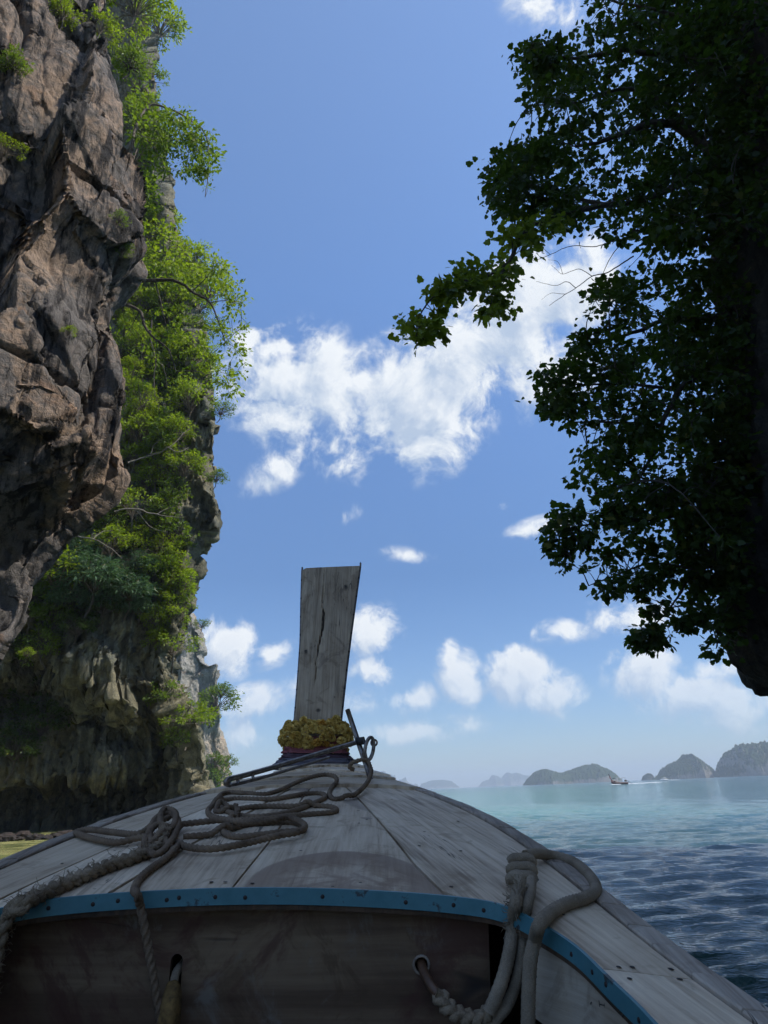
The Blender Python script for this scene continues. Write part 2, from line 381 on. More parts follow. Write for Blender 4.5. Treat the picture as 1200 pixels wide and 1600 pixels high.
def deck_z(X, t):
    b = bw(t); return sheer(t) + CROWN * (b * b - np.asarray(X) ** 2) / np.maximum(b, .1)
def toW(X, t, Z):
    X, t, Z = np.broadcast_arrays(np.asarray(X, float), np.asarray(t, float), np.asarray(Z, float))
    X2 = X * math.cos(B_PHI) + (Z - B_Z0) * math.sin(B_PHI); Z2 = B_Z0 - X * math.sin(B_PHI) + (Z - B_Z0) * math.cos(B_PHI)
    return np.stack([X2 * math.cos(B_PSI) - t * math.sin(B_PSI) + B_X0, X2 * math.sin(B_PSI) + t * math.cos(B_PSI), Z2 + CAM[2]], -1)
def toL(P):
    P = np.asarray(P, float); x = P[..., 0] - B_X0; y = P[..., 1]; z = P[..., 2] - CAM[2]
    X2 = x * math.cos(B_PSI) + y * math.sin(B_PSI); t = -x * math.sin(B_PSI) + y * math.cos(B_PSI); dz = z - B_Z0
    return np.stack([X2 * math.cos(B_PHI) - dz * math.sin(B_PHI), t, X2 * math.sin(B_PHI) + dz * math.cos(B_PHI) + B_Z0], -1)
def on_deck(x, y, lift=0.0, tmin=.5):                 # photo point -> local point on the deck surface
    d = ray(x, y); prev = None
    for k in range(3000):
        s = tmin + k * .0012; L = toL(CAM + d * s); g = L[2] - deck_z(L[0], L[1]) - lift
        if prev is not None and prev > 0 >= g: return L
        prev = g
    return toL(CAM + d * 3.4)
def on_plane_t(x, y, t0):                              # photo point -> local point in the cross plane t = t0
    d = ray(x, y); s0, s1 = .2, 8.0
    for _ in range(50):
        s = (s0 + s1) / 2
        if toL(CAM + d * s)[1] < t0: s0 = s
        else: s1 = s
    return toL(CAM + d * s)
def at_depth(x, y, Y): return toL(at(x, y, Y))
# ------------------------------------------------------------------ boat materials
def wood(name, dark, mid, light, grain=1.0, rough=.72, stain=None, bump=.35):
    mt, q, b, o = mat(name)
    a = q.n('ShaderNodeAttribute', attribute_name='grain'); v = a.outputs['Vector']
    mp = q.n('ShaderNodeMapping', {'Vector': v, 'Scale': (26 * grain, 1.5 * grain, 3)})
    mp2 = q.n('ShaderNodeMapping', {'Vector': v, 'Scale': (110 * grain, 4 * grain, 3)})
    mp3 = q.n('ShaderNodeMapping', {'Vector': v, 'Scale': (3.2, 1.7, 1)})
    g1 = q.noise(mp.outputs[0], 1, 6, .62, 1.2); g2 = q.noise(mp2.outputs[0], 1, 4, .6, .3); g3 = q.noise(mp3.outputs[0], 1, 5, .6, .8)
    blot = q.noise(v, 9, 6, .65, 1.0)
    f = q.m('ADD', q.m('MULTIPLY', g1, .42), q.m('MULTIPLY', g2, .24)); f = q.m('ADD', f, q.m('MULTIPLY', g3, .34))
    c = q.ramp(q.lstep(f, .38, .62), [(0, dark), (.45, mid), (1, light)])
    c = q.mix(q.m('MULTIPLY', q.sstep(blot, .54, .66), .45), c, (*dark, 1))
    zt = q.n('ShaderNodeSeparateXYZ', {0: v}).outputs[2]; tone = q.noise(q.n('ShaderNodeCombineXYZ', {0: q.m('MULTIPLY', zt, 1.73), 1: 3.3, 2: 7.7}).outputs[0], 1.0, 0)
    tn = q.lstep(tone, .3, .7, .74, 1.22); c = q.vm('MULTIPLY', c, q.n('ShaderNodeCombineXYZ', {0: tn, 1: q.m('POWER', tn, 1.1), 2: q.m('POWER', tn, 1.25)}).outputs[0])
    # long drying cracks following the grain
    mpc = q.n('ShaderNodeMapping', {'Vector': v, 'Scale': (17 * grain, .9 * grain, 5)})
    cr = q.noise(mpc.outputs[0], 1, 3, .5, .9)
    crack = q.sstep(q.m('ABSOLUTE', q.m('SUBTRACT', cr, .5)), .006, .0005)
    gate = q.sstep(q.noise(v, 2.3, 2, .5), .50, .60); crack = q.m('MULTIPLY', crack, gate)
    c = q.mix(q.m('MULTIPLY', crack, .85), c, (.02, .017, .015, 1))
    if stain is not None: c = stain(q, v, c)
    q.set(b.inputs['Base Color'], c); b.inputs['Roughness'].default_value = rough
    q.set(b.inputs['Roughness'], q.lstep(blot, .3, .7, rough - .14, rough + .1))
    b.inputs['Specular IOR Level'].default_value = .35
    h = q.m('SUBTRACT', q.m('ADD', g1, q.m('MULTIPLY', g2, .8)), q.m('MULTIPLY', crack, 1.4))
    bp = q.n('ShaderNodeBump', {'Height': h, 'Distance': .004, 'Strength': bump}); q.set(b.inputs['Normal'], bp.outputs[0])
    return mt
def wet_marks(q, v, c):
    """dried salt-water marks on the deck: brown darkened patches with a paler core, soaked-in spots"""
    s = q.n('ShaderNodeSeparateXYZ', {0: v}); wob = q.noise(v, 5.5, 5, .6); wob = q.m('MULTIPLY', q.m('SUBTRACT', wob, .5), .30)
    def patch(cx, cy, rx, ry, k=1.0):
        x = q.m('DIVIDE', q.m('SUBTRACT', s.outputs[0], cx), rx); y = q.m('DIVIDE', q.m('SUBTRACT', s.outputs[1], cy), ry)
        d = q.m('SQRT', q.m('ADD', q.m('MULTIPLY', x, x), q.m('MULTIPLY', y, y)))
        return q.m('ADD', d, q.m('MULTIPLY', wob, k))
    d = patch(.17, 1.64, .215, .27, .35)
    body = q.sstep(d, 1.0, .955); core = q.sstep(d, .80, .5)
    mottled = q.sstep(q.noise(v, 14, 6, .65, 1.5), .42, .58)
    c = q.mix(q.m('MULTIPLY', body, q.lstep(q.m('MULTIPLY', core, mottled), 0, 1, .78, .25)), c, (.24, .16, .105, 1))
    for cx, cy, rx, ry in ((.42, 1.84, .10, .13), (.24, 2.62, .13, .22), (.02, 2.60, .035, .10), (-.02, 2.9, .12, .10), (.70, 1.12, .14, .16), (.50, 1.66, .05, .08), (.20, 2.3, .02, .015), (.235, 2.36, .018, .012)):
        d = patch(cx, cy, rx, ry, 1.5); c = q.mix(q.m('MULTIPLY', q.sstep(d, 1.0, .86), .6), c, (.20, .155, .12, 1))
    return c
M_DECK = wood('weathered_deck_wood', (.30, .215, .135), (.62, .485, .335), (.82, .68, .49), stain=wet_marks)
M_RAIL = wood('grey_brown_rail_wood', (.15, .115, .085), (.30, .24, .18), (.45, .375, .29), 1.4)
def rot_marks(q, v, c):
    k = q.n('ShaderNodeAttribute', attribute_name='crack').outputs['Fac']; n = q.noise(v, 30, 5, .65)
    c = q.mix(q.m('MULTIPLY', q.sstep(q.m('ADD', k, q.m('MULTIPLY', q.m('SUBTRACT', n, .5), .5)), .15, .7), .88), c, (.030, .020, .014, 1))
    return q.mix(q.m('MULTIPLY', q.sstep(q.noise(v, 6, 5, .65, 1.0), .58, .68), .45), c, (.10, .07, .048, 1))
M_POST = wood('grey_post_wood', (.14, .095, .058), (.34, .25, .155), (.52, .40, .265), 1.3, stain=rot_marks)
M_HULL = wood('dark_varnished_hull', (.03, .018, .01), (.07, .04, .02), (.12, .07, .04))
M_BOARD = wood('dirty_painted_bulkhead', (.06, .034, .017), (.125, .078, .045), (.25, .172, .10), .28, .85,
               stain=lambda q, v, c: q.mix(q.m('MULTIPLY', q.sstep(q.noise(v, 3.2, 6, .7, 1.2), .48, .60), .75), q.mix(q.m('MULTIPLY', q.sstep(q.noise(v, 6.5, 6, .7, .6), .55, .68), .7), c, (.20, .175, .14, 1)), (.085, .036, .024, 1)))
M_COAM = wood('pale_coaming_board', (.18, .14, .095), (.36, .285, .20), (.48, .40, .30), .8)
def simple(name, col, rough=.5, metal=0.0, nscale=40, namp=.35, bump=.2, spec=.5):
    mt, q, b, o = mat(name)
    tcn = q.n('ShaderNodeTexCoord'); n = q.noise(tcn.outputs['Object'], nscale, 5, .6)
    c = np.array(col); q.set(b.inputs['Base Color'], q.mix(q.lstep(n, .3, .7), tuple(c * (1 - namp)) + (1,), tuple(np.clip(c * (1 + namp), 0, 1)) + (1,)))
    b.inputs['Roughness'].default_value = rough; b.inputs['Metallic'].default_value = metal; b.inputs['Specular IOR Level'].default_value = spec
    bp = q.n('ShaderNodeBump', {'Height': n, 'Distance': .002, 'Strength': bump}); q.set(b.inputs['Normal'], bp.outputs[0])
    return mt
def blue_paint():
    mt, q, b, o = mat('worn_blue_paint')
    v = q.n('ShaderNodeTexCoord').outputs['Object']
    n = q.noise(v, 18, 6, .65); n2 = q.noise(v, 90, 4, .6); dirt = q.sstep(q.m('ADD', n, q.m('MULTIPLY', n2, .35)), .76, .84)
    c = q.mix(q.lstep(n, .3, .7), (.045, .16, .185, 1), (.075, .22, .25, 1)); c = q.mix(dirt, c, (.035, .05, .055, 1))
    q.set(b.inputs['Base Color'], c); b.inputs['Roughness'].default_value = .45
    return mt
M_BLUE = blue_paint()
M_SCREW = simple('rusty_screw', (.05, .035, .03), .5, .6)
M_STEEL = simple('galvanised_steel', (.21, .18, .155), .34, .9, 60, .45)
M_NAIL = simple('dark_nail', (.02, .017, .015), .7)
M_INSIDE = simple('dark_bilge', (.03, .026, .022), .9)

# ------------------------------------------------------------------ the boat we sit in
BASE = toW(0, 0, -.95)
boat = thing('longtail_boat', 'weathered wooden longtail boat bow in the foreground, with grey deck planks and blue painted trim', 'boat', BASE)
def put(name, V, Fc, m, parent=None, grain=None, smooth=True, **props):
    """V in boat coordinates"""
    V = np.asarray(V, float); me = mesh_np(name, toW(V[:, 0], V[:, 1], V[:, 2]), Fc, smooth, BASE)
    if grain is None: grain = V.copy()
    attr(me, 'grain', grain, 'FLOAT_VECTOR')
    return link(name, me, m, parent or boat, **props)
def slab(top, th, nu, nv):
    """closed slab under a (nu, nv) grid of top points"""
    T = top.reshape(-1, 3); Bm = T - (0, 0, th); n = nu * nv
    f = grid_faces(nu, nv); fb = f[:, ::-1] + n; s = []
    def edge(a): 
        a = np.asarray(a); s.append(np.stack([a[:-1], a[:-1] + n, a[1:] + n, a[1:]], -1))
    I = np.arange(n).reshape(nu, nv)
    edge(I[:, 0]); edge(I[::-1, -1]); edge(I[-1, :]); edge(I[0, ::-1])
    return np.vstack([T, Bm]), np.vstack([f[:, ::-1], fb[:, ::-1], *[e[:, ::-1] for e in s]])
T_EDGE = [(-.66, -1.6), (-.655, 0), (-.63, 1.0), (-.62, 1.18), (-.60, 1.30), (-.58, 1.41), (-.54, 1.50), (-.48, 1.575), (-.38, 1.60), (-.2, 1.612), (0, 1.62),
          (.2, 1.618), (.38, 1.61), (.48, 1.585), (.54, 1.50), (.58, 1.41), (.60, 1.30), (.62, 1.18), (.63, 1.0), (.655, 0), (.66, -1.6)]
_tpx, _ = smooth_path([(x, t, 0) for x, t in T_EDGE], .012)
_mid = _tpx[np.abs(_tpx[:, 0]) < .53]
def edge_t(X): return np.interp(X, _mid[:, 0], _mid[:, 1]) + .002
S4 = ([1.50, 1.75, 2.08, 2.57, 3.05, 3.4], [-.555, -.51, -.43, -.31, -.19, -.10])
S3 = ([1.55, 1.99, 2.46, 3.05, 3.4], [-.325, -.24, -.155, -.085, -.05])
S1 = ([1.55, 1.96, 2.52, 3.05, 3.4], [-.068, -.045, -.03, -.025, -.02])
S2 = ([1.55, 1.64, 1.83, 3.06, 3.4], [.388, .37, .32, .09, .04])
RAILW = .052
def plank(L, Rr, t1=3.16, seed=0):
    ts = np.linspace(0, 1, 46); rs = np.linspace(0, 1, 9); G = np.zeros((len(rs), len(ts), 3)); gap = .0032
    for i, r_ in enumerate(rs):
        X0 = np.interp(1.6, *L) * (1 - r_) + np.interp(1.6, *Rr) * r_; t0 = edge_t(X0)
        t = t0 + (t1 - t0) * ts
        a = np.interp(t, *L) + gap; c = np.interp(t, *Rr) - gap
        X = a + (c - a) * r_; G[i, :, 0] = X; G[i, :, 1] = t
        cup = .0014 * (1 - (2 * r_ - 1) ** 2) - .0012 * (r_ in (0.0, 1.0))
        G[i, :, 2] = deck_z(X, t) + cup + .0015 * math.sin(seed * 2.1)
    V, Fc = slab(G, .022, len(rs), len(ts))
    gr = V.copy(); gr[:, 2] = seed * 3.7
    put('deck_plank', V, Fc, M_DECK, grain=gr, smooth=False)
plank(S4, S3, seed=1); plank(S3, S1, seed=2); plank(S1, S2, seed=3)
def outer_plank(side, t0, t1, seed, inner):
    ts = np.linspace(t0 + .0015, t1 - .0015, max(6, int((t1 - t0) / .028))); rs = np.linspace(0, 1, 12)
    a = np.interp(ts, *inner) + .0030; c = bw(ts) - RAILW - .004; c = np.maximum(c, a + .004)
    X = side * (a[None] + (c - a)[None] * rs[:, None]); t = np.broadcast_to(ts, X.shape)
    G = np.stack([X, t, deck_z(X, t)], -1)
    if side < 0: G = G[::-1]
    V, Fc = slab(G, .022, len(rs), len(ts)); gr = V.copy(); gr[:, 2] = seed * 3.7
    gr[:, 0] = gr[:, 0] * .9 + side * .25 * gr[:, 1]
    put('deck_plank', V, Fc, M_DECK, grain=gr, smooth=False)
_tpx, _ = smooth_path([(x, t, 0) for x, t in T_EDGE], .012)
def _bound(tend, rest_t, rest_x):
    p = _tpx[(_tpx[:, 0] > .3) & (_tpx[:, 1] < tend)]; p = p[np.argsort(p[:, 1])]
    return (list(p[:, 1]) + rest_t, list(p[:, 0] + .002) + rest_x)
inR = _bound(1.606, [1.64, 1.83, 3.06, 3.4], [.370, .32, .09, .04]); inL = _bound(1.50, [1.54, 1.75, 2.08, 2.57, 3.05, 3.4], [.556, .51, .43, .31, .19, .10])
_in = inR
outer_plank(1, 1.335, 3.16, 4, inR); outer_plank(1, -.2, 1.335, 5, inR); outer_plank(1, -1.6, -.2, 6, inR)
outer_plank(-1, 1.28, 3.16, 7, inL); outer_plank(-1, -.2, 1.28, 8, inL); outer_plank(-1, -1.6, -.2, 9, inL)

# rails: a kerfed capping, block by block
def rail(side):
    t = 3.74; k = 0; rg = random.Random(4 + side)
    while t > -1.5:
        L = rg.uniform(.085, .115) if t > .5 else .5
        t2 = t - L; ts = np.linspace(t2 + .0014, t - .0014, 5); rs = np.array([0, .06, .5, .93, 1.0])
        b = bw(ts) * side; o_ = np.gradient(bw(ts), ts)
        w_ = RAILW * np.sqrt(1 + o_ ** 2); jit = rg.uniform(-.0012, .0012); worn = rg.uniform(0, .004)
        lift = np.array([.004, .0075, .008, .0075, .001])
        X = b[None] - side * w_[None] * (1 - rs[:, None]); X[-1] = X[-1] + side * (.004 + jit) - side * worn * np.sin(ts * 40)
        tt = np.broadcast_to(ts, X.shape); Z = deck_z(np.clip(X, -5, 5), tt) + lift[:, None] + jit
        Z[-1] -= .004 + worn
        G = np.stack([X, tt, Z], -1)
        if side < 0: G = G[::-1]
        V, Fc = slab(G, .030, len(rs), len(ts)); gr = V.copy(); gr[:, 2] = k * .13 + side
        put('rail_block', V, Fc, M_RAIL, grain=gr, smooth=False); t = t2; k += 1
rail(1); rail(-1)

# raised foredeck board in front of the stem, three worn layers
def fore_board(t0, t1, lift, th, skew, seed, sc=1.0):
    rg = np.random.default_rng(seed); rs = np.linspace(-1, 1, 34); ts = np.linspace(0, 1, 12); G = np.zeros((len(rs), len(ts), 3))
    rag = np.cumsum(rg.normal(0, .011, len(rs))); rag -= np.linspace(rag[0], rag[-1], len(rs))
    for i, r_ in enumerate(rs):
        a = t0 + skew * r_ + rag[i]; t = a + (t1 - a) * ts
        X = r_ * (bw(t) - RAILW * .75 + .004) * sc; G[i, :, 0] = X; G[i, :, 1] = t; G[i, :, 2] = deck_z(X, t) + lift
    V, Fc = slab(G, th, len(rs), len(ts)); gr = V.copy()[:, [1, 0, 2]]; gr[:, 2] = seed
    put('foredeck_board', V, Fc, M_DECK, grain=gr, smooth=False)
fore_board(2.98, 3.40, .013, .016, .05, 3, 1.0); fore_board(3.17, 3.62, .022, .010, .09, 5, 1.0); fore_board(3.36, 3.75, .030, .009, -.06, 7, .98); fore_board(3.52, 3.95, .040, .011, .05, 8, .99)

# blue trim strip round the opening, with its screws
tp, _ = smooth_path([(x, t, 0) for x, t in T_EDGE], .012)
def strip(path, z_top, z_bot, off0, off1, name, m, pr=None, smooth=False):
    d = np.gradient(path[:, :2], axis=0); d /= np.linalg.norm(d, axis=1)[:, None]
    nrm = np.stack([d[:, 1], -d[:, 0]], -1)                   # towards the cockpit
    cen = np.array([0, .6]); flip = np.sign(((cen - path[:, :2]) * nrm).sum(1)); nrm *= flip[:, None]
    a = path[:, :2] + nrm * off0; b = path[:, :2] + nrm * off1; za = deck_z(path[:, 0], path[:, 1])
    z0 = za + z_top; z1 = za + z_bot
    V = np.stack([np.column_stack([a, z0]), np.column_stack([b, z0 - .0008]), np.column_stack([b, z1]), np.column_stack([a, z1])], 1)
    n = len(path); F_ = grid_faces(n, 4, True); V = V.reshape(-1, 3)
    F_ = np.vstack([F_, [[3, 2, 1, 0]], [[(n - 1) * 4 + k for k in range(4)]]])
    return put(name, V, F_, m, pr, smooth=smooth), nrm, z0
trim, tnrm, tz0 = strip(tp, .0045, -.0265, -.001, .0045, 'edge_trim', M_BLUE)
under, _, _ = strip(tp, -.0268, -.036, -.02, .001, 'trim_backing', M_HULL)
def disc_mesh(name, r_, h, n=12, slot=True):
    V = [(0, 0, h)]; 
    for k in range(n): a = 2 * math.pi * k / n; V.append((r_ * .75 * math.cos(a), r_ * .75 * math.sin(a), h * .9))
    for k in range(n): a = 2 * math.pi * k / n; V.append((r_ * math.cos(a), r_ * math.sin(a), 0))
    F_ = [(0, 1 + k, 1 + (k + 1) % n) for k in range(n)] 
    Q = [(1 + k, 1 + n + k, 1 + n + (k + 1) % n) for k in range(n)] + [(1 + k, 1 + n + (k + 1) % n, 1 + (k + 1) % n) for k in range(n)]
    return mesh_np(name, V, F_ + Q)
scr_me = disc_mesh('screw', .0042, .0016); scr_me.materials.append(M_SCREW)
nail_me = disc_mesh('nail', .0052, .0008); nail_me.materials.append(M_NAIL)
def stick(me, name, Ploc, nloc, sx=1.0, sy=1.0):
    Pw = toW(*Ploc); Nw = toW(*(np.array(Ploc) + nloc)) - Pw
    o = bpy.data.objects.new(name, me); COL.objects.link(o); o.parent = boat
    o.location = Vector(Pw - BASE); o.rotation_euler = Vector(Nw).to_track_quat('Z', 'Y').to_euler(); o.scale = (sx, sy, 1)
for x, y in [(74, 1418), (148, 1408), (185, 1406), (257, 1401), (280, 1400), (339, 1399), (386, 1397), (500, 1398), (633, 1400), (709, 1404), (755, 1413), (893, 1483), (930, 1510), (953, 1535), (1000, 1590)]:
    best = None
    for i in range(0, len(tp)):
        pw = toW(tp[i, 0] + tnrm[i, 0] * .005, tp[i, 1] + tnrm[i, 1] * .005, tz0[i] - .0155) - CAM
        wq = pw @ _f; px, py = 600 + FPX * (pw @ _R) / wq, 800 - FPX * (pw @ _U) / wq
        e = (px - x) ** 2 + (py - y) ** 2
        if wq > .1 and (best is None or e < best[0]): best = (e, i)
    i = best[1]; P_ = (tp[i, 0] + tnrm[i, 0] * .0045, tp[i, 1] + tnrm[i, 1] * .0045, tz0[i] - .0155 + random.uniform(-.003, .003))
    stick(scr_me, 'screw', P_, np.array([tnrm[i, 0], tnrm[i, 1], 0]))
for x, y in [(148, 1390), (330, 1379), (394, 1381), (352, 1379), (481, 1388), (563, 1380), (470, 1330), (561, 1287), (573, 1281), (520, 1386), (663, 1300), (716, 1284), (655, 1322), (705, 1386),
             (967, 1512), (988, 1512), (1048, 1515), (1062, 1531), (984, 1530), (1065, 1476), (1147, 1551), (560, 1267), (612, 1250), (720, 1330), (880, 1430), (40, 1395), (180, 1330), (97, 1350)]:
    L = on_deck(x, y); stick(nail_me, 'nail', (L[0], L[1], L[2] + .0012), np.array([L[0] * .12, 0, 1]), random.uniform(.9, 1.5), random.uniform(.7, 1.0))

# bulkhead board with its two holes (a flat outline with holes, extruded)
TBK = 1.655
def holed_board(name, outline, holes, th, m, t0):
    cu = bpy.data.curves.new(name, 'CURVE'); cu.dimensions = '2D'; cu.fill_mode = 'BOTH'; cu.extrude = th / 2
    for pts in [outline] + holes:
        sp = cu.splines.new('POLY'); sp.points.add(len(pts) - 1); sp.use_cyclic_u = True
        for p_, (x, z) in zip(sp.points, pts): p_.co = (x, z, 0, 1)
    tmp = bpy.data.objects.new('tmp', cu); COL.objects.link(tmp); dg = bpy.context.evaluated_depsgraph_get(); dg.update()
    me = bpy.data.meshes.new_from_object(tmp.evaluated_get(dg)); bpy.data.objects.remove(tmp)
    n = len(me.vertices); co = np.zeros(n * 3); me.vertices.foreach_get('co', co); co = co.reshape(-1, 3)
    L = np.stack([co[:, 0], t0 - co[:, 2], co[:, 1]], -1); Wd = toW(L[:, 0], L[:, 1], L[:, 2]) - BASE
    me.vertices.foreach_set('co', Wd.astype(np.float32).ravel()); me.update()
    me.polygons.foreach_set('use_smooth', [False] * len(me.polygons)); me.name = name
    attr(me, 'grain', np.stack([L[:, 2], L[:, 0], L[:, 1]], -1), 'FLOAT_VECTOR')
    return link(name, me, m, boat)
def ell(cx, cz, rx, rz, n=24): return [(cx + rx * math.cos(2 * math.pi * k / n), cz + rz * math.sin(2 * math.pi * k / n)) for k in range(n)]
hl = on_plane_t(276, 1520, TBK); hr = on_plane_t(658, 1506, TBK)
xs = np.linspace(-.70, .462, 40)
outl = [(x, float(deck_z(x, TBK)) - .026) for x in xs] + [(.455, -.60), (.47, -1.02), (-.70, -1.02)]
slot = [(hl[0] + .012 * math.cos(a), hl[2] + (.022 if math.sin(a) > 0 else -.03) + .012 * math.sin(a)) for a in np.linspace(0, 2 * math.pi, 24, endpoint=False)]
holed_board('bulkhead', outl, [slot, ell(hr[0], hr[2], .0125, .0125)], .016, M_BOARD, TBK)
ringV, ringF = tube_tris(np.array([[hr[0] + .0155 * math.cos(a), TBK - .009, hr[2] + .0155 * math.sin(a)] for a in np.linspace(0, 2 * math.pi, 25)]), .0028, 6)
put('hole_rim', ringV, ringF, M_RAIL)
# pale board under the trim along the side
def side_board(side):
    p = tp[(tp[:, 0] * side > .50) & (tp[:, 1] < 1.545)]; p = p[np.argsort(-p[:, 1])]
    h = np.interp(p[:, 1], [.4, 1.0, 1.3, 1.52], [.20, .17, .150, .125])
    top = deck_z(p[:, 0], p[:, 1]) - .0365; rows = []
    for i, (o_, f_) in enumerate([(.004, 0), (.004, .5), (.004, 1), (.022, 1), (.022, 0)]):
        rows.append(np.stack([p[:, 0] + side * o_, p[:, 1], top - h * f_], -1))
    V = np.stack(rows, 1); n = len(p); F_ = grid_faces(n, 5, True)
    F_ = np.vstack([F_, [[0, 1, 2, 3]], [[0, 3, 4, 4]]])[: -1]; V = V.reshape(-1, 3)
    F_ = np.vstack([F_, [[0, 2, 3, 4]]]) if False else F_
    gr = np.stack([V[:, 2], V[:, 1], V[:, 0]], -1)
    put('side_board', V, F_ if side > 0 else F_[:, ::-1], M_COAM, grain=gr, smooth=False)
side_board(1); side_board(-1)
# pencil-like dark marks on the side board (a dot and a small H)
def mark(pts, r_=.0018):
    V, F_ = tube_tris(np.array(pts), r_, 6); put('painted_mark', V, F_, M_NAIL)
for seg in ([(925, 1567), (925.5, 1568)], [(937, 1563), (938, 1573)], [(946, 1567), (946, 1575)], [(937, 1569), (946, 1571)]):
    pl = []
    for x, y in seg:
        d = ray(x, y)
        for k in range(2000):
            L = toL(CAM + d * (.5 + k * .001)); 
            if L[0] >= np.interp(L[1], *_in) + .003: break
        pl.append(L)
    mark(pl, .0038 if seg[0][0] < 930 else .0017)

# hull shell, inner lining, floor
def hull():
    ts = np.concatenate([np.linspace(-2.6, 1, 20), np.linspace(1.1, 3.95, 40)]); sec = []
    for t in ts:
        b = float(bw(t)); z = float(sheer(t)); k = np.clip((t - 2.2) / 1.8, 0, 1); keel = -1.5 + 1.30 * k ** 1.6
        ring = []
        for s_ in np.linspace(0, 1, 13):
            zz_ = z - .012 - (z - .012 - keel) * s_; xx = (b - .001) * (1 - s_ ** 2.4) ** .6 if s_ < 1 else 0
            ring.append((xx, t, zz_))
        sec.append([(-x, t_, z_) for x, t_, z_ in ring] + ring[::-1][1:])
    V = np.array(sec); nu, nv = V.shape[:2]
    put('hull', V.reshape(-1, 3), grid_faces(nu, nv), M_HULL)
hull()
fl = []
for t in np.linspace(-2.5, 2.0, 12):
    fl.append([(x, t, -1.02) for x in np.linspace(-1, 1, 9) * (float(bw(t)) - .12)])
fl = np.array(fl); V, F_ = slab(fl.transpose(1, 0, 2), .02, 9, 12); put('floorboard', V, F_, M_INSIDE, smooth=False)

# ------------------------------------------------------------------ stem post
def stem():
    Lp = [(472.5, 888), (471, 940), (470, 1000), (466, 1060), (460.5, 1127), (447, 1215)]
    Rp = [(562, 884), (555, 935), (547.5, 990), (540, 1050), (531.5, 1127), (545, 1215)]
    Yb, Yt = 3.72, 4.08
    def dep(y): return Yb + (Yt - Yb) * np.clip((1180 - y) / 300, 0, 1.05) ** 1.2
    nv, nu = 150, 44; vv = np.linspace(0, 1, nv); G = np.zeros((nu, nv, 3))
    ly = np.array([p[1] for p in Lp]); lx = np.array([p[0] for p in Lp]); ry = np.array([p[1] for p in Rp]); rx = np.array([p[0] for p in Rp])
    for j, v in enumerate(vv):
        yl = ly[0] + (ly[-1] - ly[0]) * v; yr = ry[0] + (ry[-1] - ry[0]) * v
        a = toL(at(np.interp(yl, ly, lx), yl, dep(yl))); c = toL(at(np.interp(yr, ry, rx), yr, dep(yr)))
        tm = (a[1] + c[1]) / 2; a[1] = c[1] = tm
        for i in range(nu): G[i, j] = a + (c - a) * (i / (nu - 1))
    # the long crack: groove depth from distance to a polyline (in face fractions)
    cr = [(.385, -.02), (.39, .10), (.40, .19), (.43, .215), (.435, .29), (.40, .34), (.37, .40), (.355, .46), (.375, .50), (.36, .56)]
    wd = [.007, .007, .010, .020, .022, .018, .015, .013, .010, .006]
    U_, V_ = np.meshgrid(np.linspace(0, 1, nu), vv, indexing='ij')
    cx = np.interp(V_, [p[1] for p in cr], [p[0] for p in cr]) + .012 * perlin(np.stack([V_ * 60, V_ * 0, V_ * 0], -1)); cw = np.interp(V_, [p[1] for p in cr], wd)
    g = np.clip(1 - np.abs(U_ - cx) / np.maximum(cw, .012), 0, 1) * (cw / .012) * (V_ < .57)
    groove = np.minimum(g, 2) * .016
    rough = .0012 * fbm(np.stack([U_ * 20, V_ * 6, U_ * 0], -1), 3)
    G[..., 1] += groove + rough - .004 * (1 - (2 * U_ - 1) ** 2)
    # ragged top corner at left
    G[0:3, 0, 2] -= np.array([.014, .008, .002])
    back = G.copy(); back[..., 1] = G[..., 1].mean(0)[None] + .085
    n = nu * nv; f = grid_faces(nu, nv); I = np.arange(n).reshape(nu, nv)
    s = [np.stack([a_[:-1], a_[:-1] + n, a_[1:] + n, a_[1:]], -1) for a_ in (I[:, 0], I[::-1, -1], I[-1, :], I[0, ::-1])]
    Vv = np.vstack([G.reshape(-1, 3), back.reshape(-1, 3)]); Fv = np.vstack([f, f[:, ::-1] + n, *s])
    gr = np.stack([Vv[:, 0], Vv[:, 2], Vv[:, 1] * .2 + 9], -1)
    post = put('stem_post', Vv, Fv, M_POST, grain=gr, smooth=False)
    kk_ = np.clip(g * np.minimum(cw / .02, 1.2), 0, 1.2).ravel(); kn_ = np.zeros_like(U_)
    for fx, fy, sx, sy in ((.80, .10, .07, .022), (.13, .40, .06, .02), (.16, .84, .05, .015), (.82, .62, .03, .01), (.50, .68, .08, .015)): kn_ = np.maximum(kn_, 1.1 - np.sqrt(((U_ - fx) / sx) ** 2 + ((V_ - fy) / sy) ** 2))
    kk_ = np.maximum(kk_, np.clip(kn_.ravel(), 0, 1) * .75); attr(post.data, 'crack', np.concatenate([kk_, np.zeros(len(kk_))]))
    for side in (0, -1):                                       # metal beading down both edges with rivets, standing a little above the top
        E_ = G[side]; sg = -1 if side == 0 else 1
        P_ = [E_[0] + (sg * .004, .03, .028)] + [E_[j] + (sg * .004, .02, 0) for j in range(0, nv, 6)]
        Vt, Ft = tube_tris(np.array(P_), .0055, 6); put('edge_strip', Vt, Ft, M_STEEL, post)
        for j in range(8, 110, 13):
            o = bpy.data.objects.new('rivet', nail_me); COL.objects.link(o); o.parent = post
            o.location = Vector(toW(*(E_[j] + (sg * .004, .013, 0))) - BASE); o.rotation_euler = (R(90), 0, 0)
    # dark knots in the wood
    for fx, fy in ((.80, .095), (.12, .40), (.18, .83)):
        i, j = int(fx * (nu - 1)), int(fy * (nv - 1)); o = bpy.data.objects.new('wood_knot', nail_me); COL.objects.link(o); o.parent = post
        o.location = Vector(toW(*(G[i, j] - (0, .0006, 0))) - BASE); o.rotation_euler = (R(90), 0, 0); o.scale = (1.6, .8, .6)
    return G
STEM = stem()
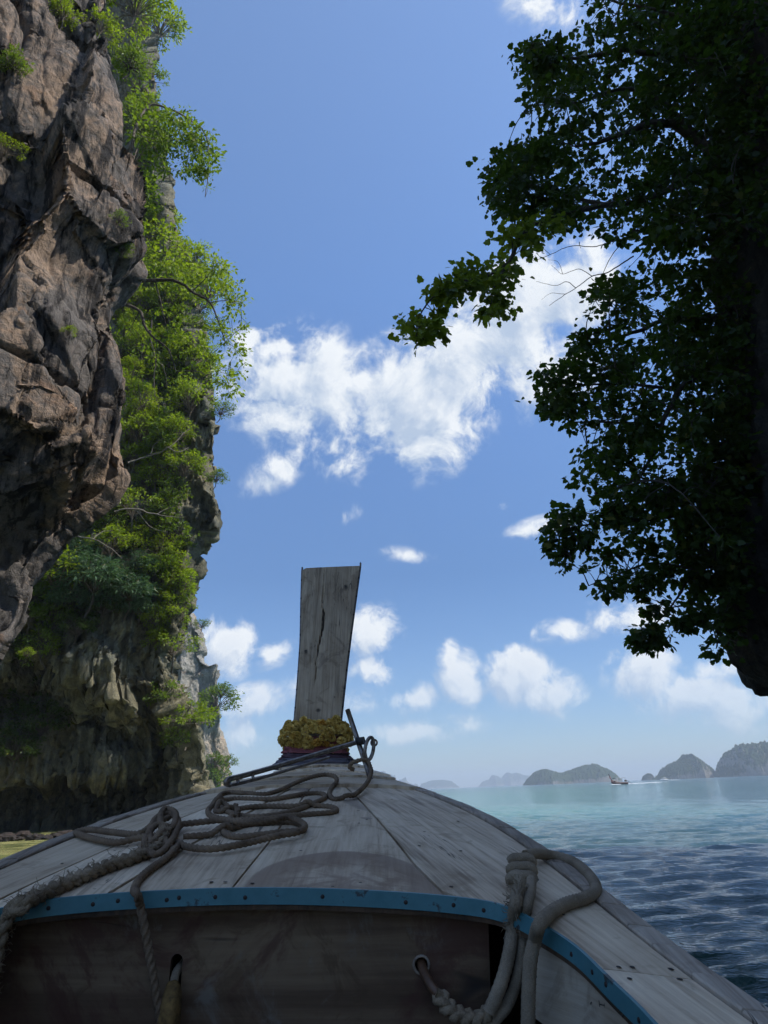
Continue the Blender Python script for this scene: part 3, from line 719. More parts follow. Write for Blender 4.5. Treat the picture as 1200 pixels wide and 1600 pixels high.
# ------------------------------------------------------------------ limestone cliffs
from mathutils.bvhtree import BVHTree
def rock_mat(name, tan, grey, dark, orange, sc=1.0, streak=.55, orange_amt=.5, tint_noise=1.0):
    mt, q, b, o = mat(name)
    geo = q.n('ShaderNodeNewGeometry'); P = geo.outputs['Position']
    big = q.noise(P, .22 * sc, 5, .6, .6); mid = q.noise(P, .9 * sc, 7, .65, .5); fin = q.noise(P, 5 * sc, 8, .68, .2); vf = q.noise(P, 26 * sc, 4, .65)
    st = q.noise(q.n('ShaderNodeMapping', {'Vector': P, 'Scale': (1.5 * sc, 1.5 * sc, .16 * sc)}).outputs[0], 1.0, 7, .66, .5)
    st2 = q.noise(q.n('ShaderNodeMapping', {'Vector': P, 'Scale': (6 * sc, 6 * sc, .9 * sc)}).outputs[0], 1.0, 6, .66, .4)
    c = q.mix(q.sstep(q.m('ADD', big, q.m('MULTIPLY', q.m('SUBTRACT', fin, .5), .5)), .42, .60), (*grey, 1), (*tan, 1))
    c = q.mix(q.m('MULTIPLY', q.sstep(mid, .56, .70), orange_amt), c, (*orange, 1))
    c = q.mix(q.m('MULTIPLY', q.sstep(q.m('ADD', st, q.m('MULTIPLY', q.m('SUBTRACT', st2, .5), .5)), .48, .62), streak), c, (*dark, 1))
    c = q.mix(q.m('MULTIPLY', q.sstep(st2, .55, .72), streak * .8), c, (*dark, 1))
    v = q.lstep(fin, .25, .75, .62, 1.38); v = q.m('MULTIPLY', v, q.lstep(vf, .25, .75, .75, 1.25))
    cc = q.vm('MULTIPLY', c, q.n('ShaderNodeCombineXYZ', {0: v, 1: v, 2: v}).outputs[0])
    q.set(b.inputs['Base Color'], cc); b.inputs['Roughness'].default_value = .88; b.inputs['Specular IOR Level'].default_value = .25
    wr = q.n('ShaderNodeTexVoronoi', {'Vector': P, 'Scale': 2.6 * sc}, feature='DISTANCE_TO_EDGE').outputs['Distance']
    cr = q.sstep(wr, .0, .06)
    h = q.m('ADD', q.m('MULTIPLY', fin, .45), q.m('MULTIPLY', vf, .14)); h = q.m('ADD', h, q.m('MULTIPLY', mid, .5)); h = q.m('ADD', h, q.m('MULTIPLY', st2, .25))
    h = q.m('ADD', h, q.m('MULTIPLY', cr, .04))
    bp = q.n('ShaderNodeBump', {'Height': h, 'Distance': .24 / sc, 'Strength': .9}); q.set(b.inputs['Normal'], bp.outputs[0])
    return mt
M_ROCK_NEAR = rock_mat('near_limestone', (.255, .185, .13), (.125, .112, .10), (.018, .016, .015), (.32, .175, .09), 1.0, .95, .4)
M_ROCK_MID = rock_mat('mossy_limestone', (.20, .18, .115), (.15, .15, .115), (.04, .042, .03), (.26, .19, .11), .7, .5, .3)
M_ROCK_FAR = rock_mat('far_limestone', (.34, .28, .21), (.27, .26, .23), (.12, .12, .10), (.42, .20, .11), .3, .4, .6)
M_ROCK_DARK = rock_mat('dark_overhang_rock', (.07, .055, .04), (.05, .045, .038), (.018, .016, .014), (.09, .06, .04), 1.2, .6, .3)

def cliff(name, edge, Wx, Wy, back, mt, nz, nu, disp, label, side=-1, pu=1.6, recess=None, base=(0, 0, 0)):
    """edge: list of (x, y, Y) photo points of the skyline edge, bottom to top. side -1: the mass lies to the left."""
    E = np.array([at(x, y, Y) for x, y, Y in edge]); 
    P, s = smooth_path(E, 0.05); ii = np.linspace(0, len(P) - 1, nz); P = np.stack([np.interp(ii, np.arange(len(P)), P[:, k]) for k in range(3)], 1)
    uh = np.linspace(-1, 0, nu // 4, endpoint=False); uv = np.linspace(0, 1, nu - nu // 4) ** 1.15; u = np.concatenate([uh, uv])
    ox = np.where(u < 0, side * (u ** 2) * back[0], side * (np.abs(u) ** pu) * Wx); oy = np.where(u < 0, -u * back[1], -u * Wy)
    V = np.zeros((nz, nu, 3)); V[..., 0] = P[:, None, 0] + ox[None]; V[..., 1] = P[:, None, 1] + oy[None]; V[..., 2] = P[:, None, 2]
    if recess is not None: V = recess(V, u)
    def normals(V):
        a = np.gradient(V, axis=0); b = np.gradient(V, axis=1); n = np.cross(a, b) * (1 if side < 0 else -1); n /= np.linalg.norm(n, axis=-1)[..., None] + 1e-9
        return n
    N = normals(V)
    for fn in disp:
        d = fn(V); 
        V = V + (N * d[..., None] if d.ndim == 2 else d); N = normals(V)
    F_ = grid_faces(nz, nu); F_ = F_ if side < 0 else F_[:, ::-1]
    me = mesh_np(name, V.reshape(-1, 3), F_)
    o = link(name, me, mt, kind='structure', label=label)
    return o, BVHTree.FromPolygons(V.reshape(-1, 3)[:, :].tolist(), F_.tolist()) , V
def d_near(V):
    Q = V * (1, 1, .55) + 1.3 * fbm(V * .22, 3)[..., None] * (.5, .5, .6)
    a = 1.05 * facets(Q / 3.9, 3) + .45 * fbm(V * .20 + 2, 3) + .17 * facets(Q / 1.4 + 4, 9)
    c1 = np.exp(-(np.abs(perlin(V * (.26, .26, .10) + 7)) / .022) ** 1.5) + .8 * np.exp(-(np.abs(perlin(V * (.14, .14, .34) + 31)) / .018) ** 1.5)   # deep joints
    zl = 1.0 + .53 * np.clip(V[..., 1], 8, 17.5); return (a - .30 - .40 * c1) * (1 - .6 * np.clip((zl - V[..., 2]) / 1.0, 0, 1))
def d_near2(V):
    Q = V + .3 * fbm(V * .8, 3)[..., None]
    r1 = ridged(V * (.45, .45, .20) + 3, 4, .48); f1 = fbm(V * 2.1, 5, .55)
    return .16 * (r1 - .95) + .075 * facets(Q * (1.7, 1.7, .9), 5) + .05 * f1 - .10 * np.exp(-(np.abs(perlin(V * (.9, .9, .35) + 3)) / .035) ** 1.5)
def near_recess(V, u):
    z = V[..., 2]; zl = 1.0 + .53 * V[..., 1] + .4 * np.sin(V[..., 1] * 1.5); k = np.clip((zl - z) / 2.2, 0, 2.4) ** 1.2
    g = np.clip(u[None] * 6, 0, 1) ** .8
    V = V.copy(); V[..., 0] += g * (.45 * np.exp(-((z - zl - .8) / .75) ** 2) - 2.6 * k); return V
near_edge = [(-330, 1400, 15), (-230, 1240, 15), (-120, 1150, 15.4), (-30, 1040, 15.8), (16, 985, 16.2), (40, 930, 16.5), (60, 888, 16.6), (92, 850, 16.7), (140, 812, 16.8), (192, 770, 17), (214, 735, 17),
             (216, 690, 17), (210, 640, 17), (206, 600, 17), (188, 540, 17), (163, 480, 17), (186, 430, 17), (218, 385, 17), (214, 330, 17), (207, 250, 17), (206, 200, 17), (195, 130, 17), (182, 80, 17), (170, 30, 17), (160, -40, 17), (150, -200, 17), (150, -420, 17)]
_, BV_NEAR, _V = cliff('cliff', near_edge, 9.0, 7.5, (3.0, 3.5), M_ROCK_NEAR, 680, 380, [d_near, d_near2], 'near overhanging limestone cliff of tan and black streaked rock at the left edge', pu=1.35, recess=near_recess)

def mid_recess(V, u):
    z = V[..., 2]; x = V[..., 0]
    lipz = 8.6 + 1.2 * np.sin(x * .55) + 1.5 * fbm(np.stack([x * .35, x * 0, x * 0 + 4], -1), 3)
    uu = np.clip(u, 0, 1)[None]
    k = np.clip((lipz - z) / 3.2, 0, 1); k = k * k * (3 - 2 * k) * np.clip(uu * 7, 0, 1)
    notch = np.clip((2.5 - z) / .45, 0, 1) * np.clip(uu * 9, 0, 1)
    V = V.copy(); V[..., 1] += 3.6 * k + 4.5 * notch - np.clip(.8 - z, 0, 1) * 2.0 * (z < .8)
    V[..., 1] += .13 * np.clip(z - 10, 0, 60) * np.clip(uu * 3, 0, 1)
    return V
def d_mid(V):
    Q = V * (1, 1, .45) + fbm(V * .16, 3)[..., None] * (1.2, 1.2, 1.6)
    a = .9 * facets(Q / 3.4, 5) + .45 * facets(Q / 1.3 + 3, 7)
    st = ridged(V * (.75, .75, .13) + 11, 5, .55) * .75 * np.clip((11 - V[..., 2]) / 3, .25, 1)      # hanging draperies and columns
    return a + st - .75
def d_mid2(V): return .22 * facets(V * (1.6, 1.6, .7), 8) + .22 * fbm(V * (1, 1, .6) * .9, 6, .6) + .22 * (ridged(V * (1.6, 1.6, .5), 4) - .9)
mid_edge = [(296, 1330, 39), (299, 1262, 39), (303, 1227, 39), (303, 1185, 39), (285, 1130, 39), (262, 1080, 39), (258, 1040, 39), (272, 1010, 39), (290, 980, 39), (305, 930, 39), (311, 880, 39), (330, 830, 39.5), (336, 800, 39.5), (332, 745, 40), (332, 690, 40), (334, 640, 40), (325, 590, 41), (318, 540, 41), (300, 470, 42), (280, 400, 42), (262, 330, 43), (250, 250, 44), (238, 170, 45), (228, 80, 46), (222, 0, 47), (215, -100, 48), (205, -260, 49)]
_, BV_MID, _V = cliff('cliff', mid_edge, 16.0, 6.0, (9, 8), M_ROCK_MID, 620, 400, [d_mid, d_mid2], 'dark mossy cliff with an undercut base and hanging draperies behind the near cliff', pu=1.15, recess=mid_recess)
def d_far(V):
    Q = V * (1, 1, .35); return 2.4 * facets(Q / 9, 5) + 1.1 * facets(Q / 3.5, 6) + 1.3 * (ridged(V * (.14, .14, .04), 5) - .9) + .8 * fbm(V * .3, 5, .6) - 1.5
far_edge = [(352, 1250, 112), (352, 1225, 112), (357, 1192, 112), (354, 1165, 112), (349, 1126, 112), (338, 1085, 112), (338, 1049, 112), (330, 1010, 112), (324, 975, 112), (308, 948, 112), (285, 925, 113), (270, 900, 116)]
_, BV_FAR, _V = cliff('cliff', far_edge, 22, 10, (20, 20), M_ROCK_FAR, 300, 220, [d_far], 'pale far cliff with an orange scar beyond the dark mossy cliff', pu=1.3)

# the overhanging rock to starboard: a thick mass above the water which shades the boat
def right_rock():
    edge = [(1300, 1096), (1240, 1074), (1200, 1055), (1176, 1034), (1160, 998), (1152, 950), (1146, 900), (1142, 830), (1140, 760), (1138, 650), (1134, 520), (1130, 400), (1128, 250), (1120, 100), (1112, -20), (1110, -110), (1120, -250), (1135, -480)]
    E = np.array([at(x, y, 9.6) for x, y in edge]); P, s = smooth_path(E, .05); ii = np.linspace(0, len(P) - 1, 420)
    P = np.stack([np.interp(ii, np.arange(len(P)), P[:, k]) for k in range(3)], 1)
    ceil = np.stack([np.linspace(17, P[0, 0], 40, endpoint=False), np.full(40, 9.6), np.full(40, P[0, 2]) + np.linspace(.6, 0, 40)], 1)
    top = np.stack([np.linspace(P[-1, 0], 17, 20)[1:], np.full(19, 9.6), np.full(19, P[-1, 2]) + np.linspace(0, 3, 19)], 1)
    P = np.vstack([ceil, P, top]); nz = len(P)
    u = np.concatenate([np.linspace(-1, 0, 50, endpoint=False), np.linspace(0, 1, 190) ** 1.3])
    # behind the skyline edge the mass turns away to the right; towards us it runs on past the boat
    yo = np.where(u < 0, -u * 5.0, -u * 24); xo = np.where(u < 0, u * u * 10.0, .35 * np.sin(u * 9) * u - 0.4 * np.clip(u * 3, 0, 1) + 1.2 * u)
    V = np.zeros((nz, len(u), 3)); V[..., 0] = np.minimum(P[:, None, 0] + xo[None], 18); V[..., 1] = P[:, None, 1] + yo[None]; V[..., 2] = P[:, None, 2]
    def nrm(V):
        a = np.gradient(V, axis=0); b = np.gradient(V, axis=1); n = -np.cross(a, b); return n / (np.linalg.norm(n, axis=-1)[..., None] + 1e-9)
    Q = V * (1, 1, .5); d1, d2, idv = worley(Q / 1.6, 6)
    V = V + nrm(V) * (np.clip((d2 - d1) * 2, 0, 1) ** .6 * .25 + (idv - .5) * .22 + .2 * (ridged(V * (.9, .9, .25), 5) - .9) + .1 * fbm(V * 2.4, 4) - .2)[..., None]
    F_ = grid_faces(nz, len(u))[:, ::-1]; me = mesh_np('cliff', V.reshape(-1, 3), F_)
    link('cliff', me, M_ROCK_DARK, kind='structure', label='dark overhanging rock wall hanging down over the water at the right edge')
    return BVHTree.FromPolygons(V.reshape(-1, 3).tolist(), F_.tolist())
BV_RIGHT = right_rock()

# boulders along the foot of the dark cliff
M_BOULDER = rock_mat('tidal_boulder', (.045, .035, .03), (.035, .032, .03), (.014, .013, .012), (.09, .06, .05), 2.0, .5, .4)
def boulders():
    rg = np.random.default_rng(8)
    for k in range(18):
        x = -15 + k * 9.2 + rg.uniform(-5, 5); Y = rg.uniform(31.0, 33.5); P = at(x, 1290, Y); r_ = rg.uniform(.12, .36)
        bm = bmesh.new(); bmesh.ops.create_icosphere(bm, subdivisions=4, radius=1.0)
        V = np.array([v.co[:] for v in bm.verts]); F_ = np.array([[v.index for v in f.verts] for f in bm.faces]); bm.free()
        d1, d2, idv = worley(V * 1.3 + k * 3, 2); V = V * (1 + .5 * (idv - .5) + .25 * fbm(V * 1.6 + k, 4))[:, None] * (r_ * rg.uniform(1, 1.7), r_, r_ * rg.uniform(.5, .8))
        base = np.array([P[0], Y, .02 + .1 * rg.random()])
        me = mesh_np('boulder', V, F_)
        o = link('boulder', me, M_BOULDER); o.location = base; o['label'] = 'wet dark boulder at the waterline under the dark mossy cliff'; o['category'] = 'boulder'; o['group'] = 'boulders at the foot of the left cliff'
boulders()
# ------------------------------------------------------------------ foliage
def leaf_mat(name, lo, hi, trans, tw=.45, rough=.45, spec=.35):
    mt = bpy.data.materials.new(name); mt.use_nodes = True; t = mt.node_tree; t.nodes.clear(); q = NT(t)
    a = q.n('ShaderNodeAttribute', attribute_name='rnd').outputs['Fac']
    oi = q.n('ShaderNodeObjectInfo').outputs['Random']
    f = q.m('ADD', q.m('MULTIPLY', a, .75), q.m('MULTIPLY', oi, .25))
    c = q.mix(f, (*lo, 1), (*hi, 1))
    yel = q.sstep(a, .955, .97); c = q.mix(q.m('MULTIPLY', yel, .6), c, (.22, .17, .03, 1))
    b = q.n('ShaderNodeBsdfPrincipled', {'Base Color': c, 'Roughness': rough}); b.inputs['Specular IOR Level'].default_value = spec
    tr = q.n('ShaderNodeBsdfTranslucent', {'Color': q.mix(f, tuple(np.array(trans) * .7) + (1,), tuple(np.array(trans) * 1.2) + (1,))})
    mx = q.n('ShaderNodeMixShader', {0: tw, 1: b.outputs[0], 2: tr.outputs[0]})
    q.n('ShaderNodeOutputMaterial', {'Surface': mx.outputs[0]})
    return mt
L_BRIGHT = leaf_mat('bright_leaf', (.10, .15, .014), (.22, .28, .028), (.36, .50, .02))
L_MID = leaf_mat('mid_leaf', (.045, .085, .014), (.13, .19, .026), (.22, .34, .02))
L_BLUE = leaf_mat('blue_green_leaf', (.045, .090, .045), (.11, .18, .095), (.10, .20, .06), .35)
L_SUNPAINT = leaf_mat('painted_sunlit_leaf', (.05, .085, .012), (.14, .18, .024), (.26, .34, .02), .5)  # brighter leaf colour painted in place of sun reaching the hanging branch
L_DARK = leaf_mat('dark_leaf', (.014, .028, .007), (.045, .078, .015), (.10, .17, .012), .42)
M_BARK = simple('pale_bark', (.14, .115, .09), .85, 0, 8, .5, .6)
M_PALE = simple('bleached_bark', (.16, .14, .11), .85, 0, 8, .3, .5)
M_BARKD = simple('dark_bark', (.06, .048, .038), .85, 0, 10, .5, .6)

LEAF_SIMPLE = (np.array([(0, 0, 0), (.5, -.27, .07), (1, 0, -.03), (.5, .27, .07)]), np.array([(0, 1, 2), (0, 2, 3)]))
_lo = [(0, 0, 0), (-.06, -.30, -.03), (.22, -.50, .03), (.46, -.34, .02), (.62, -.40, .0), (.80, -.16, .0), (1.0, 0, -.08), (.80, .16, .0), (.62, .40, .0), (.46, .34, .02), (.22, .50, .03), (-.06, .30, -.03)]
LEAF_LOBED = (np.array([(.42, 0, -.03)] + _lo), np.array([(0, 1 + k, 1 + (k + 1) % 12) for k in range(12)]))
LEAF_LONG = (np.array([(0, 0, 0), (.35, -.13, .04), (1, 0, -.10), (.35, .13, .04)]), np.array([(0, 1, 2), (0, 2, 3)]))
def leaves(centres, dirs, size, leaf, rg, droop=.25, up=.8):
    """orient one leaf at every centre, growing along dirs, faces mostly turned up"""
    n = len(centres); d = dirs + rg.normal(0, .35, (n, 3)); d[:, 2] -= droop; d /= np.linalg.norm(d, axis=1)[:, None]
    nn = rg.normal(0, .55, (n, 3)); nn[:, 2] += up; nn -= d * (nn * d).sum(1)[:, None]; nn /= np.linalg.norm(nn, axis=1)[:, None]
    s = np.cross(nn, d); sz = size * rg.uniform(.5, 1.35, n) * np.repeat(rg.uniform(.8, 1.2, n // 12 + 1), 12)[:n]; LV, LF = leaf
    V = centres[:, None] + sz[:, None, None] * (LV[None, :, 0:1] * d[:, None] + LV[None, :, 1:2] * s[:, None] + LV[None, :, 2:3] * nn[:, None])
    F_ = LF[None] + (np.arange(n) * len(LV))[:, None, None]
    return V.reshape(-1, 3), F_.reshape(-1, 3), np.repeat(rg.random(n), len(LV))
def leaf_mesh(name, V, F_, r_, m):
    me = mesh_np(name, V, F_, smooth=False); attr(me, 'rnd', r_); me.materials.append(m); return me

def crown_template(seed, nclump, nleaf, size, shape=(1, 1, .75), clump=.26, leaf=LEAF_SIMPLE, m=None, hang=0.0):
    """crown about one metre in radius round the origin; the stem starts at the origin's lower edge"""
    rg = np.random.default_rng(seed); C_, D_ = [], []; twigs = []
    for k in range(nclump):
        a = rg.uniform(0, 2 * math.pi); e = math.asin(rg.uniform(-.45, 1)); rr = rg.uniform(.35, 1) ** .6
        c = np.array([math.cos(a) * math.cos(e), math.sin(a) * math.cos(e), math.sin(e)]) * rr * np.array(shape)
        c *= 1 + .22 * math.sin(3 * a + seed) * math.cos(2 * e + seed); c[2] -= hang * rr * abs(rg.normal())
        r_ = clump * rg.uniform(.6, 1.25); n = int(nleaf * rg.uniform(.6, 1.4))
        p = rg.normal(0, .5, (n, 3)) * r_ * (1, 1, .55); C_.append(c + p)
        D_.append(p / (np.linalg.norm(p, axis=1)[:, None] + 1e-6) * .8 + c / (np.linalg.norm(c) + .1) * .6)
        mid_ = c * .5 + rg.normal(0, .06, 3); twigs.append(tube_tris(smooth_path([(0, 0, -.55), mid_ - (0, 0, .12), c], .2)[0], .012, 4))
    V, F_, r_ = leaves(np.vstack(C_), np.vstack(D_), size, leaf, rg)
    cm = leaf_mesh('crown', V, F_, r_, m)
    tv, tf = join(twigs + [tube_tris(smooth_path([(.25, .1, -1.25), (.05, 0, -.9), (0, 0, -.5)], .1)[0], .035, 6)])
    tm = mesh_np('trunk', tv, tf)
    return cm, tm
def tmpl(seed, m, kind, bark):
    if kind == 'fine': c, t = crown_template(seed, 66, 30, .115, (1, 1, .8), .20, LEAF_SIMPLE, m)
    elif kind == 'loose': c, t = crown_template(seed, 44, 28, .12, (1.05, 1.05, .7), .19, LEAF_SIMPLE, m)
    elif kind == 'frond': c, t = crown_template(seed, 56, 30, .20, (1, 1, .7), .26, LEAF_LONG, m, .1)
    elif kind == 'hang': c, t = crown_template(seed, 62, 26, .115, (.8, .8, 1.1), .19, LEAF_SIMPLE, m, .5)
    t.materials.append(bark); return c, t
TPL = {
    'bright_a': tmpl(1, L_BRIGHT, 'fine', M_BARK), 'bright_b': tmpl(2, L_BRIGHT, 'loose', M_BARK), 'bright_c': tmpl(9, L_BRIGHT, 'hang', M_BARK),
    'mid_a': tmpl(3, L_MID, 'fine', M_BARKD), 'mid_b': tmpl(4, L_MID, 'hang', M_BARKD), 'mid_c': tmpl(5, L_MID, 'loose', M_BARKD),
    'blue_a': tmpl(6, L_BLUE, 'frond', M_BARKD), 'dark_a': tmpl(7, L_DARK, 'fine', M_BARKD), 'dark_b': tmpl(8, L_DARK, 'hang', M_BARKD),
    'far_a': tmpl(10, L_MID, 'loose', M_BARKD),
}
def cast(x, y, bvs, default):
    d = Vector(ray(x, y)); L = d.length; best = None
    for bv in bvs:
        h = bv.ray_cast(Vector(CAM), d.normalized())
        if h[0] is not None and (best is None or h[3] < best[1]): best = (h[0], h[3], h[1])
    if best is None: return Vector(at(x, y, default)), None
    return best[0], best[2]
def shrub(x, y, rpx, kind, bvs, default, name='shrub', label='', group=None, sz=(1, 1, 1), out=.45, cat='shrub'):
    P, nrm = cast(x, y, bvs, default); dist = (P - Vector(CAM)).length; r_ = rpx / FPX * dist * .93
    if nrm is not None: P = P + Vector((nrm.x, nrm.y, 0)) * r_ * out
    P = P - Vector(tuple(ray(x, y))).normalized() * r_ * .15
    o = thing(name, label, cat, P, group); o.scale = (r_ * sz[0], r_ * sz[1], r_ * sz[2])
    dx = (P.x - 0)
    o.rotation_euler = (0, 0, random.choice([math.pi, math.pi * .8, math.pi * 1.2]) if nrm is None else math.atan2(-nrm.y, -nrm.x) + random.uniform(-.5, .5))
    c, t = TPL[kind]
    for nm, me in (('crown', c), ('trunk', t)):
        ch = bpy.data.objects.new(nm, me); COL.objects.link(ch); ch.parent = o
    return o
def inside(p, poly):
    x, y = p; c = False; n = len(poly)
    for i in range(n):
        x1, y1 = poly[i]; x2, y2 = poly[i - 1]
        if (y1 > y) != (y2 > y) and x < (x2 - x1) * (y - y1) / (y2 - y1) + x1: c = not c
    return c

# shrubs all over the mossy cliff
rs = random.Random(21)
MIDPOLY = [(215, 330), (250, 345), (300, 400), (325, 430), (330, 500), (322, 560), (312, 620), (285, 680), (298, 740), (265, 790), (275, 850), (296, 925), (278, 985), (240, 1000), (225, 965), (190, 940), (140, 985), (95, 1000), (60, 1010), (30, 1060), (10, 1050), (40, 980), (60, 890), (100, 840), (150, 810), (205, 760), (205, 620), (190, 560), (165, 470)]
pts = []; tries = 0
while len(pts) < 100 and tries < 9000:
    tries += 1; p = (rs.uniform(0, 335), rs.uniform(330, 1060))
    if inside(p, MIDPOLY) and all((p[0] - q_[0]) ** 2 + (p[1] - q_[1]) ** 2 > 23 ** 2 for q_ in pts): pts.append(p)
_used = {}
def place_words(x, y, k, sz):
    row = ('far above the arching branch', 'level with the arching branch', 'just under the arching branch', 'above the black bulge on the skyline', 'level with the black bulge on the skyline', 'above the cave roof', 'level with the prow top', 'over the cave mouth', 'beside the cave wall')[int(min(8, max(0, (y - 330) // 82)))]
    xr = 335 if y < 700 else 300; xl = 200 if y < 760 else max(20, 200 - (y - 760)); f = (x - xl) / max(20, xr - xl)
    col = 'beside the near cliff' if f < .3 else ('in mid cliff' if f < .68 else 'at the skyline side')
    row = row.replace('the black bulge on the skyline', 'the skyline bulge')
    kind = {'bright_a': 'dense bright green', 'bright_b': 'loose bright green', 'bright_c': 'trailing bright green', 'mid_a': 'dense mid green', 'mid_b': 'trailing mid green', 'mid_c': 'loose mid green', 'blue_a': 'blue green fronded', 'dark_a': 'dense dark', 'dark_b': 'trailing dark'}[k]
    return f"{'large' if sz > 31 else 'small'} {kind} shrub {row}, {col}"
for x, y in pts:
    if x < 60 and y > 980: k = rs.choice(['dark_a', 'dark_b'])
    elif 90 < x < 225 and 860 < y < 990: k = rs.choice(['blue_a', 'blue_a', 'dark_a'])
    elif x > 225 and 850 < y: k = rs.choice(['bright_a', 'mid_a', 'bright_c'])
    elif y < 760: k = rs.choice(['bright_a', 'bright_b', 'bright_c', 'mid_a', 'mid_b', 'bright_a'])
    elif y < 880: k = rs.choice(['bright_b', 'mid_a', 'mid_b', 'mid_c', 'bright_c'])
    else: k = rs.choice(['mid_a', 'mid_b', 'dark_b'])
    lab = {'bri': 'bright green leafy shrub growing on the mossy left cliff', 'mid': 'darker mid green shrub growing on the mossy left cliff', 'blu': 'blue green shrub with drooping leaves low on the mossy left cliff', 'dar': 'dark shaded shrub low on the mossy left cliff'}[k[:3]]
    grp = {'bri': 'bright green shrubs on the left cliff', 'mid': 'mid green shrubs on the left cliff', 'blu': 'blue green shrubs low on the left cliff', 'dar': 'dark shrubs low on the left cliff'}[k[:3]]
    rr_ = rs.uniform(22, 38)
    _o = shrub(x, y, rr_, k, [BV_MID], 38, label=place_words(x, y, k, rr_), group=grp, sz=(1, 1, rs.uniform(.8, 1.15)))
    _used.setdefault(_o['label'], []).append((y, _o))
for lab_, lst in _used.items():
    lst.sort(key=lambda e: e[0]); words = {2: ['upper', 'lower'], 3: ['top', 'middle', 'bottom'], 4: ['top', 'second', 'third', 'bottom'], 5: ['top', 'second', 'third', 'fourth', 'bottom']}.get(len(lst))
    if words:
        for w_, (yy_, ob) in zip(words, lst): ob['label'] = w_ + ' ' + lab_
for x, y, r_, k, lab in [
    (232, 45, 34, 'bright_a', 'bright green shrub spilling over the top of the near cliff at the upper edge'),
    (205, 95, 30, 'mid_b', 'soft grey green shrub hanging down the shoulder of the near cliff'),
    (212, 10, 38, 'bright_b', 'yellow green shrub topmost on the near cliff skyline'),
    (240, 110, 26, 'mid_c', 'open mid green shrub with spiky leaves on the cliff skyline'),
    (228, 160, 27, 'bright_c', 'light green shrub against the sky above the drooping branch'),
    (222, 200, 26, 'mid_a', 'dark centred shrub at the root of the drooping branch'),
    (100, 30, 22, 'bright_c', 'small pale fern like shrub high on the near cliff face'),
    (150, 30, 24, 'bright_b', 'pale green shrub hanging on the face right of the fern like one'),
    (12, 100, 24, 'mid_b', 'shrub at the left frame edge high on the near cliff'),
    (12, 240, 20, 'bright_b', 'small olive shrub on a ledge at the left edge of the near cliff'),
    (102, 520, 12, 'bright_b', 'tiny tuft growing from a crack in the near cliff'),
    (182, 345, 14, 'mid_c', 'thin tuft on the dark edge of the near cliff'),
    (188, 390, 14, 'mid_c', 'second thin tuft on the dark edge just beneath the first'),
    (42, 1020, 12, 'bright_b', 'sunlit sprig under the near cliff lip'),
]:
    near = x < 215
    shrub(x, y, r_, k, [BV_NEAR] if near else [BV_MID], 20, label=lab)
for x, y, r_, k, lab in [
    (82, 905, 52, 'bright_b', 'yellow green shrub with a thin pale stem beside the near cliff lip'),
    (150, 905, 50, 'blue_a', 'large blue green shrub with drooping fronds in the middle of the left cliff'),
    (205, 925, 40, 'blue_a', 'blue green fronded shrub right of the largest one'),
    (283, 905, 40, 'bright_a', 'rounded bright green shrub on the right shoulder of the mossy cliff'),
    (275, 1010, 34, 'bright_b', 'light green shrub jutting right above the cave mouth'),
    (262, 1085, 34, 'mid_c', 'olive yellow shrub halfway down the right corner of the mossy cliff'),
    (288, 1120, 40, 'bright_b', 'bright shrub on the right corner of the cliff above the shadowed cave'),
    (280, 1155, 26, 'mid_a', 'lowest shrub on the right corner of the mossy cliff'),
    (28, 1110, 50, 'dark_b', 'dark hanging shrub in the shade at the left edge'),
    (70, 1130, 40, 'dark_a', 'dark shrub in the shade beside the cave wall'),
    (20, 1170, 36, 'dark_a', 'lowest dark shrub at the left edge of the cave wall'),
    (345, 640, 20, 'mid_c', 'small twiggy shrub poking into the sky from the cliff edge'),
    (338, 745, 18, 'mid_c', 'little shrub on the skyline above the black bulge'),
]:
    shrub(x, y, r_, k, [BV_MID], 39, label=lab)
for x, y, r_, k, lab in [
    (330, 1095, 34, 'far_a', 'shrub on a ledge of the pale far cliff edge'),
    (345, 1080, 20, 'far_a', 'shrub standing out from the skyline of the pale far cliff'),
    (338, 1215, 26, 'far_a', 'wooded patch at the foot of the pale far cliff'),
    (322, 1225, 26, 'far_a', 'wooded patch left at the foot of the pale far cliff'),
    (333, 1190, 20, 'far_a', 'grey green bush under the orange scar of the far cliff'),
    (352, 1190, 15, 'far_a', 'small bush on the right edge of the far cliff near the sea'),
    (316, 975, 13, 'far_a', 'thin sprig on the top of the pale far cliff'),
]:
    shrub(x, y, r_, k, [BV_FAR], 110, label=lab)

